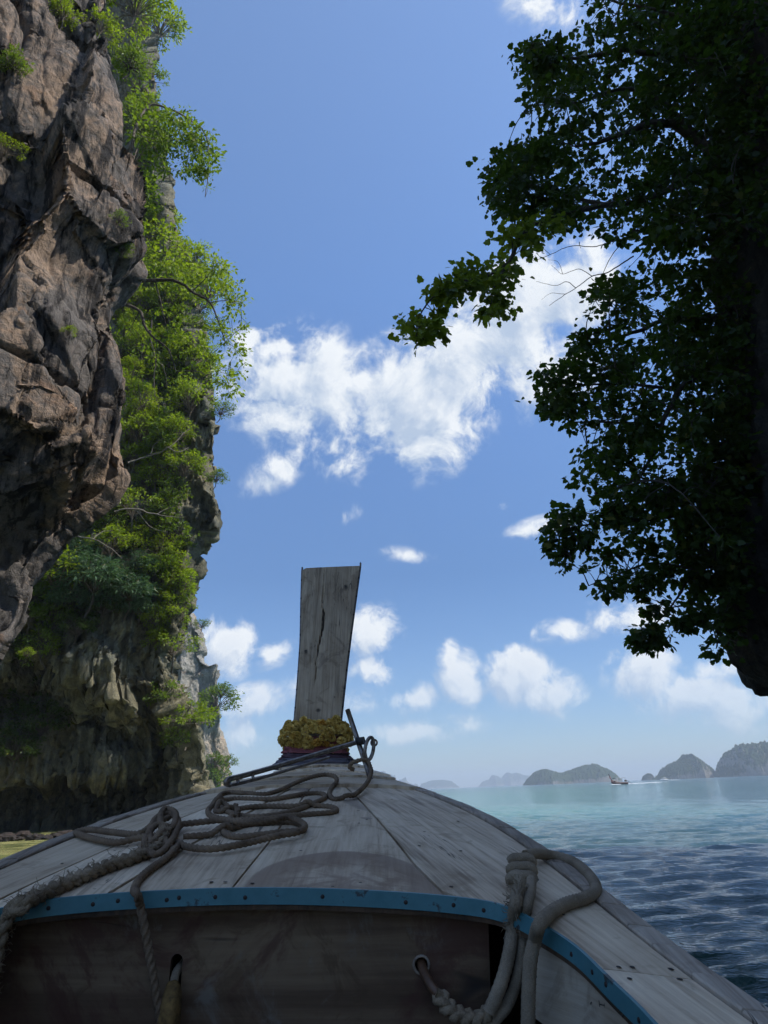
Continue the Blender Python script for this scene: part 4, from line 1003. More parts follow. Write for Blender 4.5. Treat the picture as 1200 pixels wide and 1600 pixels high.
# trees with visible limbs: limbs follow their own curves in space, leaf clusters sit on twigs grown from them
def limb_tree(name, label, limbs, groups, m, bark, seed, leaf, size, cat='tree', nper=30, up=.7, twig_r=.006, droop=.3, bare=()):
    rg = np.random.default_rng(seed); rr = random.Random(seed); tubes = []; nodes = []
    for pl, r0, r1 in limbs:
        P = np.array([at(x, y, Y) for x, y, Y in pl]); Q, s = smooth_path(P, .06)
        Q = Q + np.stack([fbm(Q * 2.2 + k * 9, 3) for k in range(3)], -1) * .05 * min(1, r0 * 12)
        tubes.append(tube_tris(Q, np.linspace(r0, r1, len(Q)) * (1 + .12 * perlin(Q * 9)), 8)); nodes.append(Q)
    root = np.array(at(*limbs[0][0][0])); nodes = np.vstack(nodes); C_, D_ = [], []
    for poly, n, Y0, sd, cr in groups:
        bb = np.array(poly); cnt = 0; tries = 0; placed = []
        while cnt < n and tries < n * 60:
            tries += 1; p = (rr.uniform(bb[:, 0].min(), bb[:, 0].max()), rr.uniform(bb[:, 1].min(), bb[:, 1].max()))
            if not inside(p, poly): continue
            Y = Y0 + rr.gauss(0, sd); c = at(p[0], p[1], Y)
            j = np.argmin(((nodes - c) ** 2).sum(1) + .0 * nodes[:, 0]); a = nodes[j]; L = np.linalg.norm(c - a)
            mid_ = (a + c) / 2 + rg.normal(0, .08, 3) * L + (0, 0, .10 * L)
            tw, _ = smooth_path([a, mid_, c], max(.05, L / 8)); rt = twig_r * (1 + L * .8); tubes.append(tube_tris(tw, np.linspace(rt, rt * .35, len(tw)), 4)); 
            if L > .5 and len(placed) % 3 == 0: nodes = np.vstack([nodes, tw[len(tw) // 2:]])
            placed.append(c); kf = rg.choice([.35, .7, 1.0, 1.7]); k = int(nper * kf); q_ = rg.normal(0, .5, (k, 3)) * cr * (1, 1, .7) * (kf ** .6) * rg.uniform(.7, 1.1)
            out = c - a; out = out / (np.linalg.norm(out) + 1e-6)
            C_.append(c + q_); D_.append(q_ / (np.linalg.norm(q_, axis=1)[:, None] + 1e-6) * .8 + out * .5); cnt += 1
    for pl, r0, r1 in bare:
        P = np.array([at(x, y, Y) for x, y, Y in pl]); Q, s = smooth_path(P, .03); Q = Q + np.stack([fbm(Q * 8 + k * 9, 2) for k in range(3)], -1) * .012
        tubes.append(tube_tris(Q, np.linspace(r0, r1, len(Q)), 5))
    V, F_, r_ = leaves(np.vstack(C_), np.vstack(D_), size, leaf, rg, droop, up)
    o = thing(name, label, cat, root)
    link('crown', leaf_mesh('crown', V - root, F_, r_, m), None, o)
    tv, tf = join(tubes); link('trunk', mesh_np('trunk', tv, tf, base=root), bark, o)
    return len(C_)

# two trees leaning out of the left cliff
limb_tree('cliff_tree', 'leafy tree with one long branch drooping into the blue sky from the left cliff top',
    [([(196, 330, 18.5), (203, 270, 18.6), (212, 200, 18.8), (235, 165, 19), (268, 172, 19), (300, 190, 19), (322, 212, 19), (326, 262, 19), (320, 308, 19)], .07, .012),
     ([(212, 205, 18.8), (240, 230, 19), (258, 262, 19.2), (270, 290, 19.2)], .03, .008), ([(205, 262, 18.6), (215, 232, 18.8), (206, 300, 19)], .03, .01)],
    [([(205, 150), (245, 138), (262, 160), (262, 250), (245, 300), (228, 330), (210, 300)], 70, 19, .5, .30),
     ([(245, 170), (290, 178), (318, 190), (335, 205), (338, 240), (326, 270), (326, 308), (318, 310), (308, 270), (285, 285), (275, 262), (250, 270)], 95, 19, .35, .24)],
    L_MID, M_BARK, 31, LEAF_SIMPLE, .15, nper=30)
limb_tree('cliff_tree', 'spreading tree with a dark arching branch and thin outer leaves on the left cliff',
    [([(178, 452, 22), (200, 441, 22), (240, 438, 22), (275, 440, 22), (300, 455, 22), (328, 473, 22), (340, 500, 22), (352, 535, 22)], .09, .015),
     ([(178, 450, 22), (195, 475, 22), (218, 487, 22), (232, 520, 22), (262, 545, 22), (275, 580, 22)], .08, .015),
     ([(328, 473, 22), (350, 470, 22), (375, 475, 22)], .02, .006), ([(243, 440, 22), (255, 490, 22), (262, 520, 22)], .03, .01), ([(300, 455, 22), (325, 430, 22), (340, 400, 22)], .02, .006), ([(218, 487, 22), (205, 510, 22), (195, 525, 22)], .02, .006)],
    [([(215, 345), (262, 352), (300, 380), (318, 420), (345, 440), (330, 470), (290, 452), (240, 436), (205, 436), (195, 400)], 90, 22.6, .6, .36),
     ([(318, 395), (352, 415), (372, 440), (398, 468), (392, 500), (378, 520), (385, 565), (372, 612), (350, 620), (335, 590), (345, 540), (330, 500), (345, 470)], 80, 22, .5, .24),
     ([(240, 470), (330, 500), (340, 580), (310, 620), (250, 600), (200, 560), (190, 500)], 50, 23, .7, .36)],
    L_BRIGHT, M_BARKD, 32, LEAF_SIMPLE, .16, nper=20)

# the dark trees hanging from the right-hand rock
A_POLY = [(905, -30), (1260, -60), (1200, 380), (1120, 395), (1040, 385), (960, 375), (895, 352), (850, 345), (800, 335), (772, 318), (762, 270), (790, 235), (830, 205), (828, 160), (835, 110), (825, 78), (850, 72), (880, 72), (905, 60)]
limb_tree('hanging_tree', 'dark leafy tree filling the upper right corner, hanging out from the rock wall',
    [([(1165, 330, 9.2), (1120, 250, 9), (1060, 200, 8.8), (1010, 195, 8.6), (960, 215, 8.4), (900, 230, 8.2)], .12, .02),
     ([(1180, 120, 8.8), (1080, 90, 8.6), (980, 80, 8.4), (880, 90, 8.2), (825, 82, 8.0)], .09, .012),
     ([(1120, 250, 9), (1040, 300, 8.8), (950, 320, 8.6), (870, 300, 8.4), (800, 285, 8.2)], .07, .012), ([(1100, 220, 9), (1000, 140, 8.6), (900, 160, 8.4), (830, 165, 8.2)], .05, .01),
     ([(1150, 40, 8.6), (1050, 20, 8.4), (950, 0, 8.2), (900, -20, 8.1)], .05, .01)],
    [(A_POLY, 430, 8.7, .6, .24), ([(1000, -40), (1220, -60), (1190, 380), (1020, 380)], 260, 9.3, .5, .34), ([(795, 240), (850, 230), (900, 340), (810, 330), (775, 315), (768, 275)], 40, 8.3, .3, .22),
     ([(812, 65), (840, 66), (870, 66), (880, 105), (840, 118), (820, 100)], 20, 8.2, .3, .2)],
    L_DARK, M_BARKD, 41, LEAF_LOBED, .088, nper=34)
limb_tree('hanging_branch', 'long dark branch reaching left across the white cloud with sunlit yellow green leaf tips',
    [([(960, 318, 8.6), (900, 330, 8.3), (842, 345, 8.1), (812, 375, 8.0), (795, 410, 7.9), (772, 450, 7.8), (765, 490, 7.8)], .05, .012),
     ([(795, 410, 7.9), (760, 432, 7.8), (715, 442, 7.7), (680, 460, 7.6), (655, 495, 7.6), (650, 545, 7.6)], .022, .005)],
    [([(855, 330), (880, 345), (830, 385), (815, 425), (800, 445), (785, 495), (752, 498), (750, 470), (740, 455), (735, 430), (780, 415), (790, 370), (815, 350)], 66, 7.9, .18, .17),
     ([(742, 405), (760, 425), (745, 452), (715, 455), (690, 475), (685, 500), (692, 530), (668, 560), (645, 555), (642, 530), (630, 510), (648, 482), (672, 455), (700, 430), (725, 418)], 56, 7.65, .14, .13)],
    L_SUNPAINT, M_BARKD, 42, LEAF_LOBED, .085, nper=17, cat='branch')
limb_tree('hanging_tree', 'dark leafy tree in the middle of the right side, behind a bare twig',
    [([(1150, 380, 9.4), (1100, 372, 9.2), (1040, 368, 9), (990, 360, 8.8)], .05, .02), ([(1160, 480, 9.4), (1100, 500, 9.2), (1050, 495, 9), (990, 520, 8.9), (920, 540, 8.7)], .07, .012),
     ([(1150, 580, 9.4), (1090, 590, 9.2), (1062, 608, 9.1), (1035, 665, 9), (1010, 730, 8.9), (990, 752, 8.9), (930, 770, 8.8)], .06, .012),
     ([(1062, 608, 9.1), (980, 600, 8.9), (900, 600, 8.7), (855, 590, 8.6)], .03, .008), ([(1035, 665, 9), (960, 660, 8.9), (890, 660, 8.7)], .03, .008)],
    [([(930, 430), (965, 425), (1160, 400), (1160, 905), (1085, 905), (1050, 850), (985, 850), (950, 830), (930, 785), (905, 750), (912, 700), (880, 655), (865, 600), (895, 565), (905, 520), (920, 480)], 300, 8.9, .55, .21),
     ([(1040, 420), (1170, 400), (1160, 900), (1080, 900)], 200, 9.4, .4, .3),
     ([(842, 578), (880, 570), (890, 640), (862, 650), (845, 610)], 22, 8.7, .25, .18)],
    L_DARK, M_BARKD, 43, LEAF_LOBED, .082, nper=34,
    bare=[([(990, 400, 8.6), (950, 425, 8.5), (925, 432, 8.5), (900, 450, 8.5), (880, 462, 8.5), (858, 478, 8.5)], .012, .003), ([(925, 432, 8.5), (905, 420, 8.5), (880, 428, 8.5), (862, 415, 8.5)], .006, .002),
          ([(900, 450, 8.5), (885, 440, 8.5), (868, 446, 8.5), (838, 440, 8.5)], .006, .002), ([(885, 460, 8.5), (862, 458, 8.5), (846, 468, 8.5)], .004, .0015), ([(880, 428, 8.5), (872, 410, 8.5), (856, 405, 8.5)], .004, .0015),
          ([(960, 375, 8.6), (930, 385, 8.5), (890, 385, 8.5), (850, 402, 8.5), (822, 410, 8.5)], .008, .003), ([(860, 398, 8.5), (845, 385, 8.5), (828, 378, 8.5)], .004, .0015)])
limb_tree('hanging_tree', 'lowest dark tree at the right, its sprays trailing above the sea',
    [([(1160, 780, 9.4), (1090, 800, 9.2), (1020, 810, 9), (950, 815, 8.8), (890, 825, 8.7)], .05, .01), ([(1150, 880, 9.3), (1090, 890, 9.2), (1060, 930, 9.1), (1035, 965, 9), (1005, 990, 9)], .03, .005),
     ([(1090, 890, 9.2), (1020, 880, 9), (960, 900, 8.9), (920, 915, 8.8)], .02, .006), ([(1150, 930, 9.3), (1130, 960, 9.2), (1125, 1005, 9.2)], .02, .006)],
    [([(868, 800), (900, 795), (930, 800), (945, 830), (900, 870), (880, 895), (862, 885), (852, 865), (856, 830)], 34, 8.75, .25, .15),
     ([(905, 868), (960, 850), (1040, 860), (1075, 900), (1035, 912), (985, 925), (935, 930), (900, 905)], 34, 8.9, .3, .15),
     ([(1060, 840), (1150, 840), (1155, 1000), (1142, 1020), (1118, 1015), (1105, 980), (1085, 950), (1075, 920), (1050, 880)], 66, 9.2, .3, .17),
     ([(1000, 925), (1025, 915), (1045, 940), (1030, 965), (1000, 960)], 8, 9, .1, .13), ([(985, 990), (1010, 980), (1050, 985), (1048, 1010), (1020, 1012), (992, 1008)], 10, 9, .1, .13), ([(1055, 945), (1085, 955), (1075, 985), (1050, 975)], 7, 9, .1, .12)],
    L_DARK, M_BARKD, 44, LEAF_LOBED, .085, nper=22, droop=.5)

# bare dead branches caught in the greenery of the left cliff
for pls, lab in (([[(200, 722), (232, 712), (262, 700), (297, 668)], [(262, 700), (280, 706), (296, 700)], [(232, 712), (240, 696), (256, 684)]], 'grey bare branch rising to the right across the upper greenery of the left cliff'),
                 ([[(178, 800), (212, 795), (245, 804), (292, 808)], [(212, 795), (225, 812), (240, 826), (262, 832)], [(245, 804), (262, 795), (275, 790)]], 'forked grey dead branch lying level in the middle of the left cliff greenery'),
                 ([[(112, 838), (145, 842), (172, 856), (190, 872)], [(145, 842), (160, 832), (176, 830)]], 'short bare branch beside the lip of the near cliff'),
                 ([[(238, 500), (236, 530), (243, 560), (240, 600), (248, 640)], [(243, 560), (256, 578), (262, 606)]], 'dark vine hanging below the arching branch tree')):
    tb = []
    for i, pl in enumerate(pls):
        P = []
        for x, y in pl:
            h, _n = cast(x, y, [BV_MID], 38); P.append(CAM + (np.array(h) - CAM) * .945)
        Q, s_ = smooth_path(P, .08); Q = Q + np.stack([fbm(Q * 1.7 + k * 5, 3) for k in range(3)], -1) * .10
        tb.append(tube_tris(Q, np.linspace(.055 if i == 0 else .032, .014, len(Q)), 6))
    V, F_ = join(tb); b0 = V[0].copy(); o = link('bare_branch', mesh_np('bare_branch', V, F_, base=b0), M_BARKD if 'dark' in lab else M_PALE if 'M_PALE' in globals() else M_BARK)
    o.location = b0; o['label'] = lab; o['category'] = 'branch'
# ------------------------------------------------------------------ ropes
def rope_mat(name, lo, hi, fuzz=400):
    mt, q, b, o = mat(name)
    P = q.n('ShaderNodeNewGeometry').outputs['Position']
    n = q.noise(P, fuzz, 4, .7); n2 = q.noise(P, 14, 5, .6); f = q.m('ADD', q.m('MULTIPLY', n, .5), q.m('MULTIPLY', n2, .5))
    q.set(b.inputs['Base Color'], q.mix(q.lstep(f, .36, .64), (*lo, 1), (*hi, 1))); b.inputs['Roughness'].default_value = .9; b.inputs['Specular IOR Level'].default_value = .2
    bp = q.n('ShaderNodeBump', {'Height': n, 'Distance': .0012, 'Strength': .7}); q.set(b.inputs['Normal'], bp.outputs[0])
    return mt
M_ROPE = rope_mat('brown_grey_rope', (.09, .060, .038), (.26, .185, .12))
M_ROPE2 = rope_mat('grey_frayed_rope', (.14, .10, .062), (.36, .275, .18), 300)
M_ROPE3 = rope_mat('braided_grey_rope', (.15, .115, .078), (.33, .265, .185), 500)
def board_lift(t): return np.interp(t, [2.90, 2.97, 3.14, 3.18, 3.36], [0, .014, .014, .023, .031])
_od = on_deck
def on_deck(x, y, lift=0.0, tmin=.5):
    L = _od(x, y, lift, tmin)
    return _od(x, y, lift + float(board_lift(L[1])), tmin) if L[1] > 2.85 else L
def laid(P, rad, pitch, nseg=15, strands=3):
    s = np.concatenate([[0], np.cumsum(np.linalg.norm(np.diff(P, axis=0), axis=1))]); a = np.linspace(0, 2 * np.pi, nseg, endpoint=False)
    ph = strands / 2 * (a[None] - s[:, None] * 2 * np.pi / pitch); return tube_tris(P, rad, nseg, .58 + .50 * np.abs(np.cos(ph)) ** .8)
def braided(P, rad, nseg=24):
    s = np.concatenate([[0], np.cumsum(np.linalg.norm(np.diff(P, axis=0), axis=1))]); a = np.linspace(0, 2 * np.pi, nseg, endpoint=False)
    h = np.abs(np.sin(a[None] * 4 + s[:, None] * 260)) * np.abs(np.sin(a[None] * 4 - s[:, None] * 260)); return tube_tris(P, rad, nseg, .87 + .19 * h)
def stack(P, r_, skip):                                         # P local path on the deck: lift what crosses earlier turns
    P = P.copy(); n = len(P)
    lift = np.zeros(n)
    for i in range(n):
        j = np.arange(0, max(0, i - skip))
        if len(j) == 0: continue
        d = np.hypot(P[j, 0] - P[i, 0], P[j, 1] - P[i, 1]); c = d < 1.9 * r_
        if c.any(): lift[i] = (lift[j][c] + np.sqrt(np.maximum(4 * r_ * r_ - d[c] ** 2, 0))).max() - 0
    k = np.hanning(25); k /= k.sum(); sm = np.convolve(np.pad(lift, 12, 'edge'), k, 'valid'); lift = np.maximum(np.minimum(lift, r_ * 7), 0) * .5 + sm * .5
    P[:, 2] = P[:, 2] + lift; return P
def deck_path(px, r_, step=.004, lifts=None):
    L = np.array([on_deck(x, y, r_ * .9) for x, y in px])
    if lifts is not None: L[:, 2] += np.array(lifts)
    P, _ = smooth_path(L, step); return P
def Zp(pts): return [(300 + x / 3.43, 1120 + y / 3.43) for x, y in pts]
def W3(P): return toW(P[:, 0], P[:, 1], P[:, 2])
def rope_obj(name, parts, m, parent, base):
    V, F_ = join(parts); return link(name, mesh_np(name, V, F_, base=base), m, parent)
RC = .0083
cb = toW(*on_deck(480, 1270)); coil = thing('coiled_rope', 'thin brown twisted rope lying in loose loops on the foredeck, tied to the anchor ring', 'rope', cb)
t_ring = 3.22
# from the anchor shackle down to the deck
ringpts = [at_depth(x, y, Y) for x, y, Y in [(553, 1203, 3.16), (546, 1199, 3.15), (550, 1192, 3.14), (561, 1188, 3.13), (573, 1188, 3.14), (578, 1196, 3.12), (580, 1205, 3.08)]] + [on_deck(576, 1219, .03), on_deck(566, 1232, .022), on_deck(551, 1243, .014)]
c1p = Zp([(800, 438), (757, 440), (736, 412), (752, 375), (776, 348), (765, 320), (715, 310), (640, 323), (560, 352), (480, 390), (400, 414), (300, 410), (210, 404), (155, 418), (138, 455), (165, 495), (232, 522), (330, 536), (450, 526), (560, 500), (650, 465), (712, 434), (695, 412),
          (620, 412), (540, 424), (440, 440), (330, 440), (220, 440), (130, 466), (88, 498), (103, 532), (180, 549), (290, 553), (400, 547), (520, 532), (640, 522), (742, 514), (774, 500), (742, 482), (660, 478), (560, 480), (420, 479), (320, 483), (235, 498), (150, 512),
          (128, 500), (165, 478), (240, 505), (235, 540), (180, 572), (163, 602), (188, 632), (260, 644), (360, 634), (470, 620), (560, 612), (600, 606), (588, 582), (520, 562), (400, 568), (290, 578), (210, 600), (100, 630), (0, 640), (-90, 648)])
P1 = deck_path(c1p, RC); P0, _ = smooth_path(np.array(ringpts + [on_deck(*c1p[0], RC * .9) + (0, 0, .012)]), .004)
P1 = stack(P1, RC, 14); P = np.vstack([P0[:-1], P1]); P, _ = smooth_path(P[::6], .0022)
w1 = W3(P)
c2p = Zp([(-100, 655), (-60, 606), (0, 598), (90, 592), (170, 590), (300, 610), (420, 600), (500, 575), (560, 585), (604, 612), (572, 640), (480, 655), (400, 672), (280, 700), (150, 723), (60, 727), (-40, 712), (-110, 672), (-150, 640)])
P2 = deck_path(c2p, RC); P2[:, 2] += .008 + .012 * np.exp(-((np.arange(len(P2)) / len(P2) - .3) / .2) ** 2)
rope_obj('rope_coil', [laid(w1, RC, .044), laid(W3(smooth_path(P2[::4], .0022)[0]), RC, .044)], M_ROPE, coil, cb)
# knot near the middle of the deck, a loop reaching left, and the tail over the edge
kn = []
def kp(px, lifts, r_=RC): L = np.array([on_deck(x, y, r_) for x, y in px]); L[:, 2] += np.array(lifts); Q, _ = smooth_path(L, .0025); return Q
kn.append(laid(W3(kp([(262, 1322), (240, 1320), (215, 1317), (180, 1319), (140, 1311), (121, 1304), (121, 1301), (140, 1301), (175, 1308), (215, 1316), (240, 1305), (262, 1296)], [.02, .02, .012, .004, .003, .003, .003, .008, .012, .02, .03, .03])), RC, .044))
kn.append(laid(W3(kp([(240, 1332), (232, 1318), (242, 1300), (262, 1293), (276, 1300), (272, 1318), (258, 1334), (244, 1342), (228, 1338), (226, 1324), (242, 1312), (262, 1312)], [.01, .025, .035, .035, .03, .02, .012, .01, .012, .02, .035, .03])), RC, .044))
kn.append(laid(W3(kp([(272, 1334), (255, 1322), (248, 1302), (256, 1291), (272, 1296), (268, 1312), (250, 1322), (236, 1330), (222, 1334)], [.0, .02, .04, .046, .04, .03, .03, .02, .012])), RC, .044))
rope_obj('knot', kn, M_ROPE, coil, cb)
tail = [on_deck(*p, RC) for p in [(282, 1322), (274, 1330), (258, 1342), (235, 1358), (218, 1374), (210, 1390)]]
tail += [on_deck(214, 1397, .014), on_plane_t(219, 1415, 1.585), on_plane_t(224, 1440, 1.583), on_plane_t(235, 1500, 1.59), on_plane_t(245, 1560, 1.595), on_plane_t(251, 1600, 1.6), on_plane_t(262, 1700, 1.6)]
tail = np.array(tail); tail[0:2, 2] += .006
rope_obj('tail', [laid(W3(smooth_path(tail, .0025)[0]), RC, .050)], M_ROPE, coil, cb)

def plait(P, R_, r_, pitch, rg=None, fray=0):
    T, N, B = frames(P); s = np.concatenate([[0], np.cumsum(np.linalg.norm(np.diff(P, axis=0), axis=1))]); out = []
    for k in range(3):
        ph = 2 * np.pi * (s / pitch + k / 3); Q = P + N * (R_ * np.sin(ph))[:, None] + B * (R_ * .55 * np.sin(2 * ph))[:, None]
        out.append(laid(Q, r_ * (1 + .10 * perlin(np.stack([s * 30, s * 0 + k, s * 0], -1))), .03, 8))
    if fray:
        for _ in range(fray):
            i = rg.integers(0, len(P)); a = rg.uniform(0, 6.28); d = N[i] * math.cos(a) + B[i] * math.sin(a); p0 = P[i] + d * R_ * 1.2
            L = rg.uniform(.006, .018); p1 = p0 + d * L * .6 + T[i] * rg.normal(0, .5) * L; p2 = p1 + rg.normal(0, .4, 3) * L
            out.append(tube_tris(np.array([p0, p1, p2]), np.array([.0009, .0007, .0004]), 3))
    return join(out)
rgp = np.random.default_rng(3)
pb = toW(*on_deck(120, 1376)); pl = thing('plaited_rope', 'thick frayed grey plaited rope running over the left edge of the deck', 'rope', pb)
pth = [on_deck(*p, .017) for p in [(258, 1310), (240, 1324), (212, 1338), (170, 1352), (135, 1366), (100, 1381), (62, 1398), (36, 1413)]] + [on_plane_t(14, 1434, 1.56) + (0, 0, .01), on_plane_t(2, 1460, 1.55), on_plane_t(-8, 1500, 1.55), on_plane_t(-20, 1570, 1.55)]
pth = np.array(pth); pth[0, 2] += .02; Q, _ = smooth_path(pth, .004)
rope_obj('plait', [plait(W3(Q), .0105, .0088, .075, rgp, 420)], M_ROPE2, pl, pb)

# pale double-braided rope: from the hole in the bulkhead up to a knot, out over the rail and back down
kb = toW(*on_deck(812, 1380)); wr = thing('braided_mooring_rope', 'thick pale braided rope with a round knot looping over the starboard side deck', 'rope', kb)
RW = .0128
def D(x, y, Y): return at_depth(x, y, Y)
ksurf = on_deck(812, 1378, 0); 
loop = [on_deck(*p, RW) for p in [(822, 1352), (840, 1342), (866, 1338), (893, 1346), (915, 1362), (929, 1380), (929, 1394), (912, 1404), (885, 1412), (862, 1425)]]
loop[1] = loop[1] + (0, 0, .012); loop[0] = loop[0] + (0, 0, .02)
loop += [on_deck(847, 1442, .022) + (-.004, -.004, 0), on_plane_t(836, 1468, 1.475), on_plane_t(829, 1500, 1.47), on_plane_t(826, 1550, 1.47), on_plane_t(825, 1600, 1.47), on_plane_t(825, 1690, 1.47)]
rope_obj('loop', [braided(W3(smooth_path(np.array(loop), .004)[0]), RW)], M_ROPE3, wr, kb)
kk = []
ka, kb2 = on_deck(815, 1350, .024), on_deck(816, 1388, .022); ax = (kb2 - ka) / np.linalg.norm(kb2 - ka); e1 = np.cross(ax, (0, 0, 1)); e1 /= np.linalg.norm(e1); e2 = np.cross(e1, ax)
for turns, r_, s0, s1_, ph in ((2.4, .0200, -.1, .85, .4), (1.3, .0165, .15, 1.0, 2.6)):
    hx = []
    for f in np.linspace(0, 1, int(26 * turns)):
        a = ph + 2 * math.pi * turns * f; rr_ = r_ * (1 + .14 * math.sin(3 * a)); hx.append(ka + (kb2 - ka) * (s0 + (s1_ - s0) * f + .10 * math.sin(a + 1)) + e1 * rr_ * 1.15 * math.cos(a) + e2 * rr_ * .8 * math.sin(a))
    kk.append(braided(W3(smooth_path(np.array(hx), .004)[0]), RW * .88))
rope_obj('knot', kk, M_ROPE3, wr, kb)
s1 = [on_deck(812, 1374, .045), on_deck(809, 1392, .03), on_deck(806, 1412, .02), on_plane_t(802, 1440, 1.575), on_plane_t(797, 1480, 1.56), on_plane_t(788, 1520, 1.55), on_plane_t(776, 1555, 1.54), on_plane_t(764, 1582, 1.54)]
s2 = [on_deck(830, 1374, .035), on_deck(829, 1392, .025), on_deck(824, 1414, .018), on_plane_t(819, 1445, 1.57), on_plane_t(815, 1490, 1.565), on_plane_t(808, 1530, 1.56), on_plane_t(793, 1570, 1.555), on_plane_t(775, 1592, 1.55), on_plane_t(758, 1612, 1.545)]
rope_obj('strand', [braided(W3(smooth_path(np.array(s1), .004)[0]), .0128)], M_ROPE3, wr, kb)
rope_obj('strand', [braided(W3(smooth_path(np.array(s2), .004)[0]), .0108)], M_ROPE3, wr, kb)
fr = []
Qs = W3(smooth_path(np.array(s1), .004)[0]); T, N, B = frames(Qs)
for _ in range(160):
    i = int(rgp.integers(2, len(Qs) * .55)); a = rgp.uniform(0, 6.28); d = N[i] * math.cos(a) + B[i] * math.sin(a); L = rgp.uniform(.004, .014)
    fr.append(tube_tris(np.array([Qs[i] + d * .012, Qs[i] + d * (.014 + L * .6), Qs[i] + d * (.014 + L) + T[i] * rgp.normal(0, .5) * L]), np.array([.0012, .0009, .0005]), 3))
rope_obj('fray', fr, M_ROPE3, wr, kb)
br = np.array([on_plane_t(684, 1552, 1.60), on_plane_t(700, 1574, 1.585), on_plane_t(722, 1588, 1.57), on_plane_t(748, 1592, 1.555), on_plane_t(768, 1578, 1.55)])
rope_obj('plaited_eye', [plait(W3(smooth_path(br, .004)[0]), .0105, .0090, .06)], M_ROPE2, wr, kb)
M_HOSE = simple('brown_hose', (.11, .055, .028), .5, 0, 60, .35, .3)
hs = np.array([(hr[0], TBK + .05, hr[2] + .004), (hr[0], TBK, hr[2]), on_plane_t(664, 1522, 1.632), on_plane_t(674, 1540, 1.61), on_plane_t(684, 1553, 1.60)])
rope_obj('hose_sleeve', [tube_tris(W3(smooth_path(hs, .006)[0]), .0092, 12)], M_HOSE, wr, kb)
# short rope with an ochre sleeve in the left slot
sb = toW(*hl); so = thing('sleeved_rope_end', 'grey rope end with an ochre sleeve hanging out of the left slot in the bulkhead', 'rope', sb)
M_OCH = simple('ochre_cloth_sleeve', (.16, .095, .028), .9, 0, 90, .5, .5)
q1 = np.array([(hl[0] + .004, TBK + .06, hl[2] + .012), (hl[0] + .002, TBK, hl[2] + .006), on_plane_t(273, 1528, 1.635), on_plane_t(270, 1545, 1.62)])
rope_obj('rope', [braided(W3(smooth_path(q1, .004)[0]), .0085)], M_ROPE3, so, sb)
q2 = np.array([on_plane_t(271, 1538, 1.625), on_plane_t(269, 1555, 1.61), on_plane_t(266, 1580, 1.60), on_plane_t(262, 1610, 1.6), on_plane_t(258, 1680, 1.6)])
Qq, _ = smooth_path(q2, .006); rope_obj('sleeve', [tube_tris(W3(Qq), np.interp(np.linspace(0, 1, len(Qq)), [0, .15, .5, 1], [.012, .017, .021, .018]), 14, 1 + .10 * np.sin(np.arange(14) * 2.1)[None] * np.ones((len(Qq), 1)))], M_OCH, so, sb)

# ------------------------------------------------------------------ anchor of steel rod across the bow
ab = toW(*at_depth(470, 1192, 3.1)); an = thing('rod_anchor', 'steel rod anchor across the bow with an upright bar and shackle at its right', 'anchor', ab)
def wp(pts): return np.array([at(*p) for p in pts])
def apart(name, pts, r_, step=.01, nseg=12, m=M_STEEL, sm=True):
    P = wp(pts); P = smooth_path(P, step)[0] if sm else P; V, F_ = tube_tris(P, r_, nseg); return link(name, mesh_np(name, V, F_, base=ab), m, an)
apart('shaft', [(360, 1226, 2.90), (354, 1225, 2.89), (353, 1221, 2.88), (359, 1217, 2.90), (380, 1212, 2.95), (430, 1198, 3.05), (490, 1180, 3.14), (530, 1168, 3.2), (560, 1159, 3.24)], .0105)
apart('fluke', [(360, 1227, 2.90), (376, 1224, 2.94), (420, 1212, 3.02), (470, 1197, 3.10), (515, 1183, 3.16)], .0062)
apart('lug', [(371, 1215, 2.93), (372, 1224, 2.93)], .007, sm=False); apart('lug', [(394, 1208, 2.97), (396, 1217, 2.97)], .006, sm=False)
apart('cross_bar', [(543, 1109, 3.30), (552, 1136, 3.28), (562, 1166, 3.25), (571, 1192, 3.22), (579, 1217, 3.20)], .0112, sm=False)
apart('collar', [(557, 1158, 3.24), (563, 1158, 3.235), (569, 1157, 3.23)], .0165, sm=False, m=M_NAIL)
def ring_px(name, cx, cy, Y, rx, ry, r_, tilt=0.0, a0=0, a1=360, m=M_STEEL, dy=0.0):
    pts = []
    for a in np.radians(np.linspace(a0, a1, 26)):
        u, v = rx * math.cos(a), ry * math.sin(a); pts.append((cx + u * math.cos(tilt) - v * math.sin(tilt), cy + u * math.sin(tilt) + v * math.cos(tilt), Y + dy * math.cos(a)))
    return apart(name, pts, r_, sm=False)
ring_px('shackle', 577, 1170, 3.20, 6.5, 18, .0080, .15, 0, 360, dy=.012); apart('shackle_pin', [(569, 1176, 3.21), (571, 1185, 3.21), (573, 1190, 3.21)], .0105, sm=False)
ring_px('eye', 584.5, 1160.5, 3.23, 4.6, 4.8, .0042, 0, 0, 360, dy=.01)

# ------------------------------------------------------------------ cloth and flowers round the stem
def bandmat(name, col):
    mt, q, b, o = mat(name); v = q.n('ShaderNodeTexCoord').outputs['Object']
    n = q.noise(q.n('ShaderNodeMapping', {'Vector': v, 'Scale': (8, 8, 120)}).outputs[0], 1, 5, .6, 1.0); c = np.array(col)
    q.set(b.inputs['Base Color'], q.mix(n, tuple(c * .55) + (1,), tuple(c * 1.4) + (1,))); b.inputs['Roughness'].default_value = .75
    bp = q.n('ShaderNodeBump', {'Height': n, 'Distance': .006, 'Strength': .9}); q.set(b.inputs['Normal'], bp.outputs[0]); return mt
M_MAUVE = bandmat('faded_mauve_cloth', (.24, .065, .07)); M_PURPLE = bandmat('dark_purple_cloth', (.085, .045, .055)); M_GREYC = bandmat('grey_violet_cloth', (.11, .10, .12))
gc = at_depth(493.5, 1147, 3.74); gb = toW(*gc)
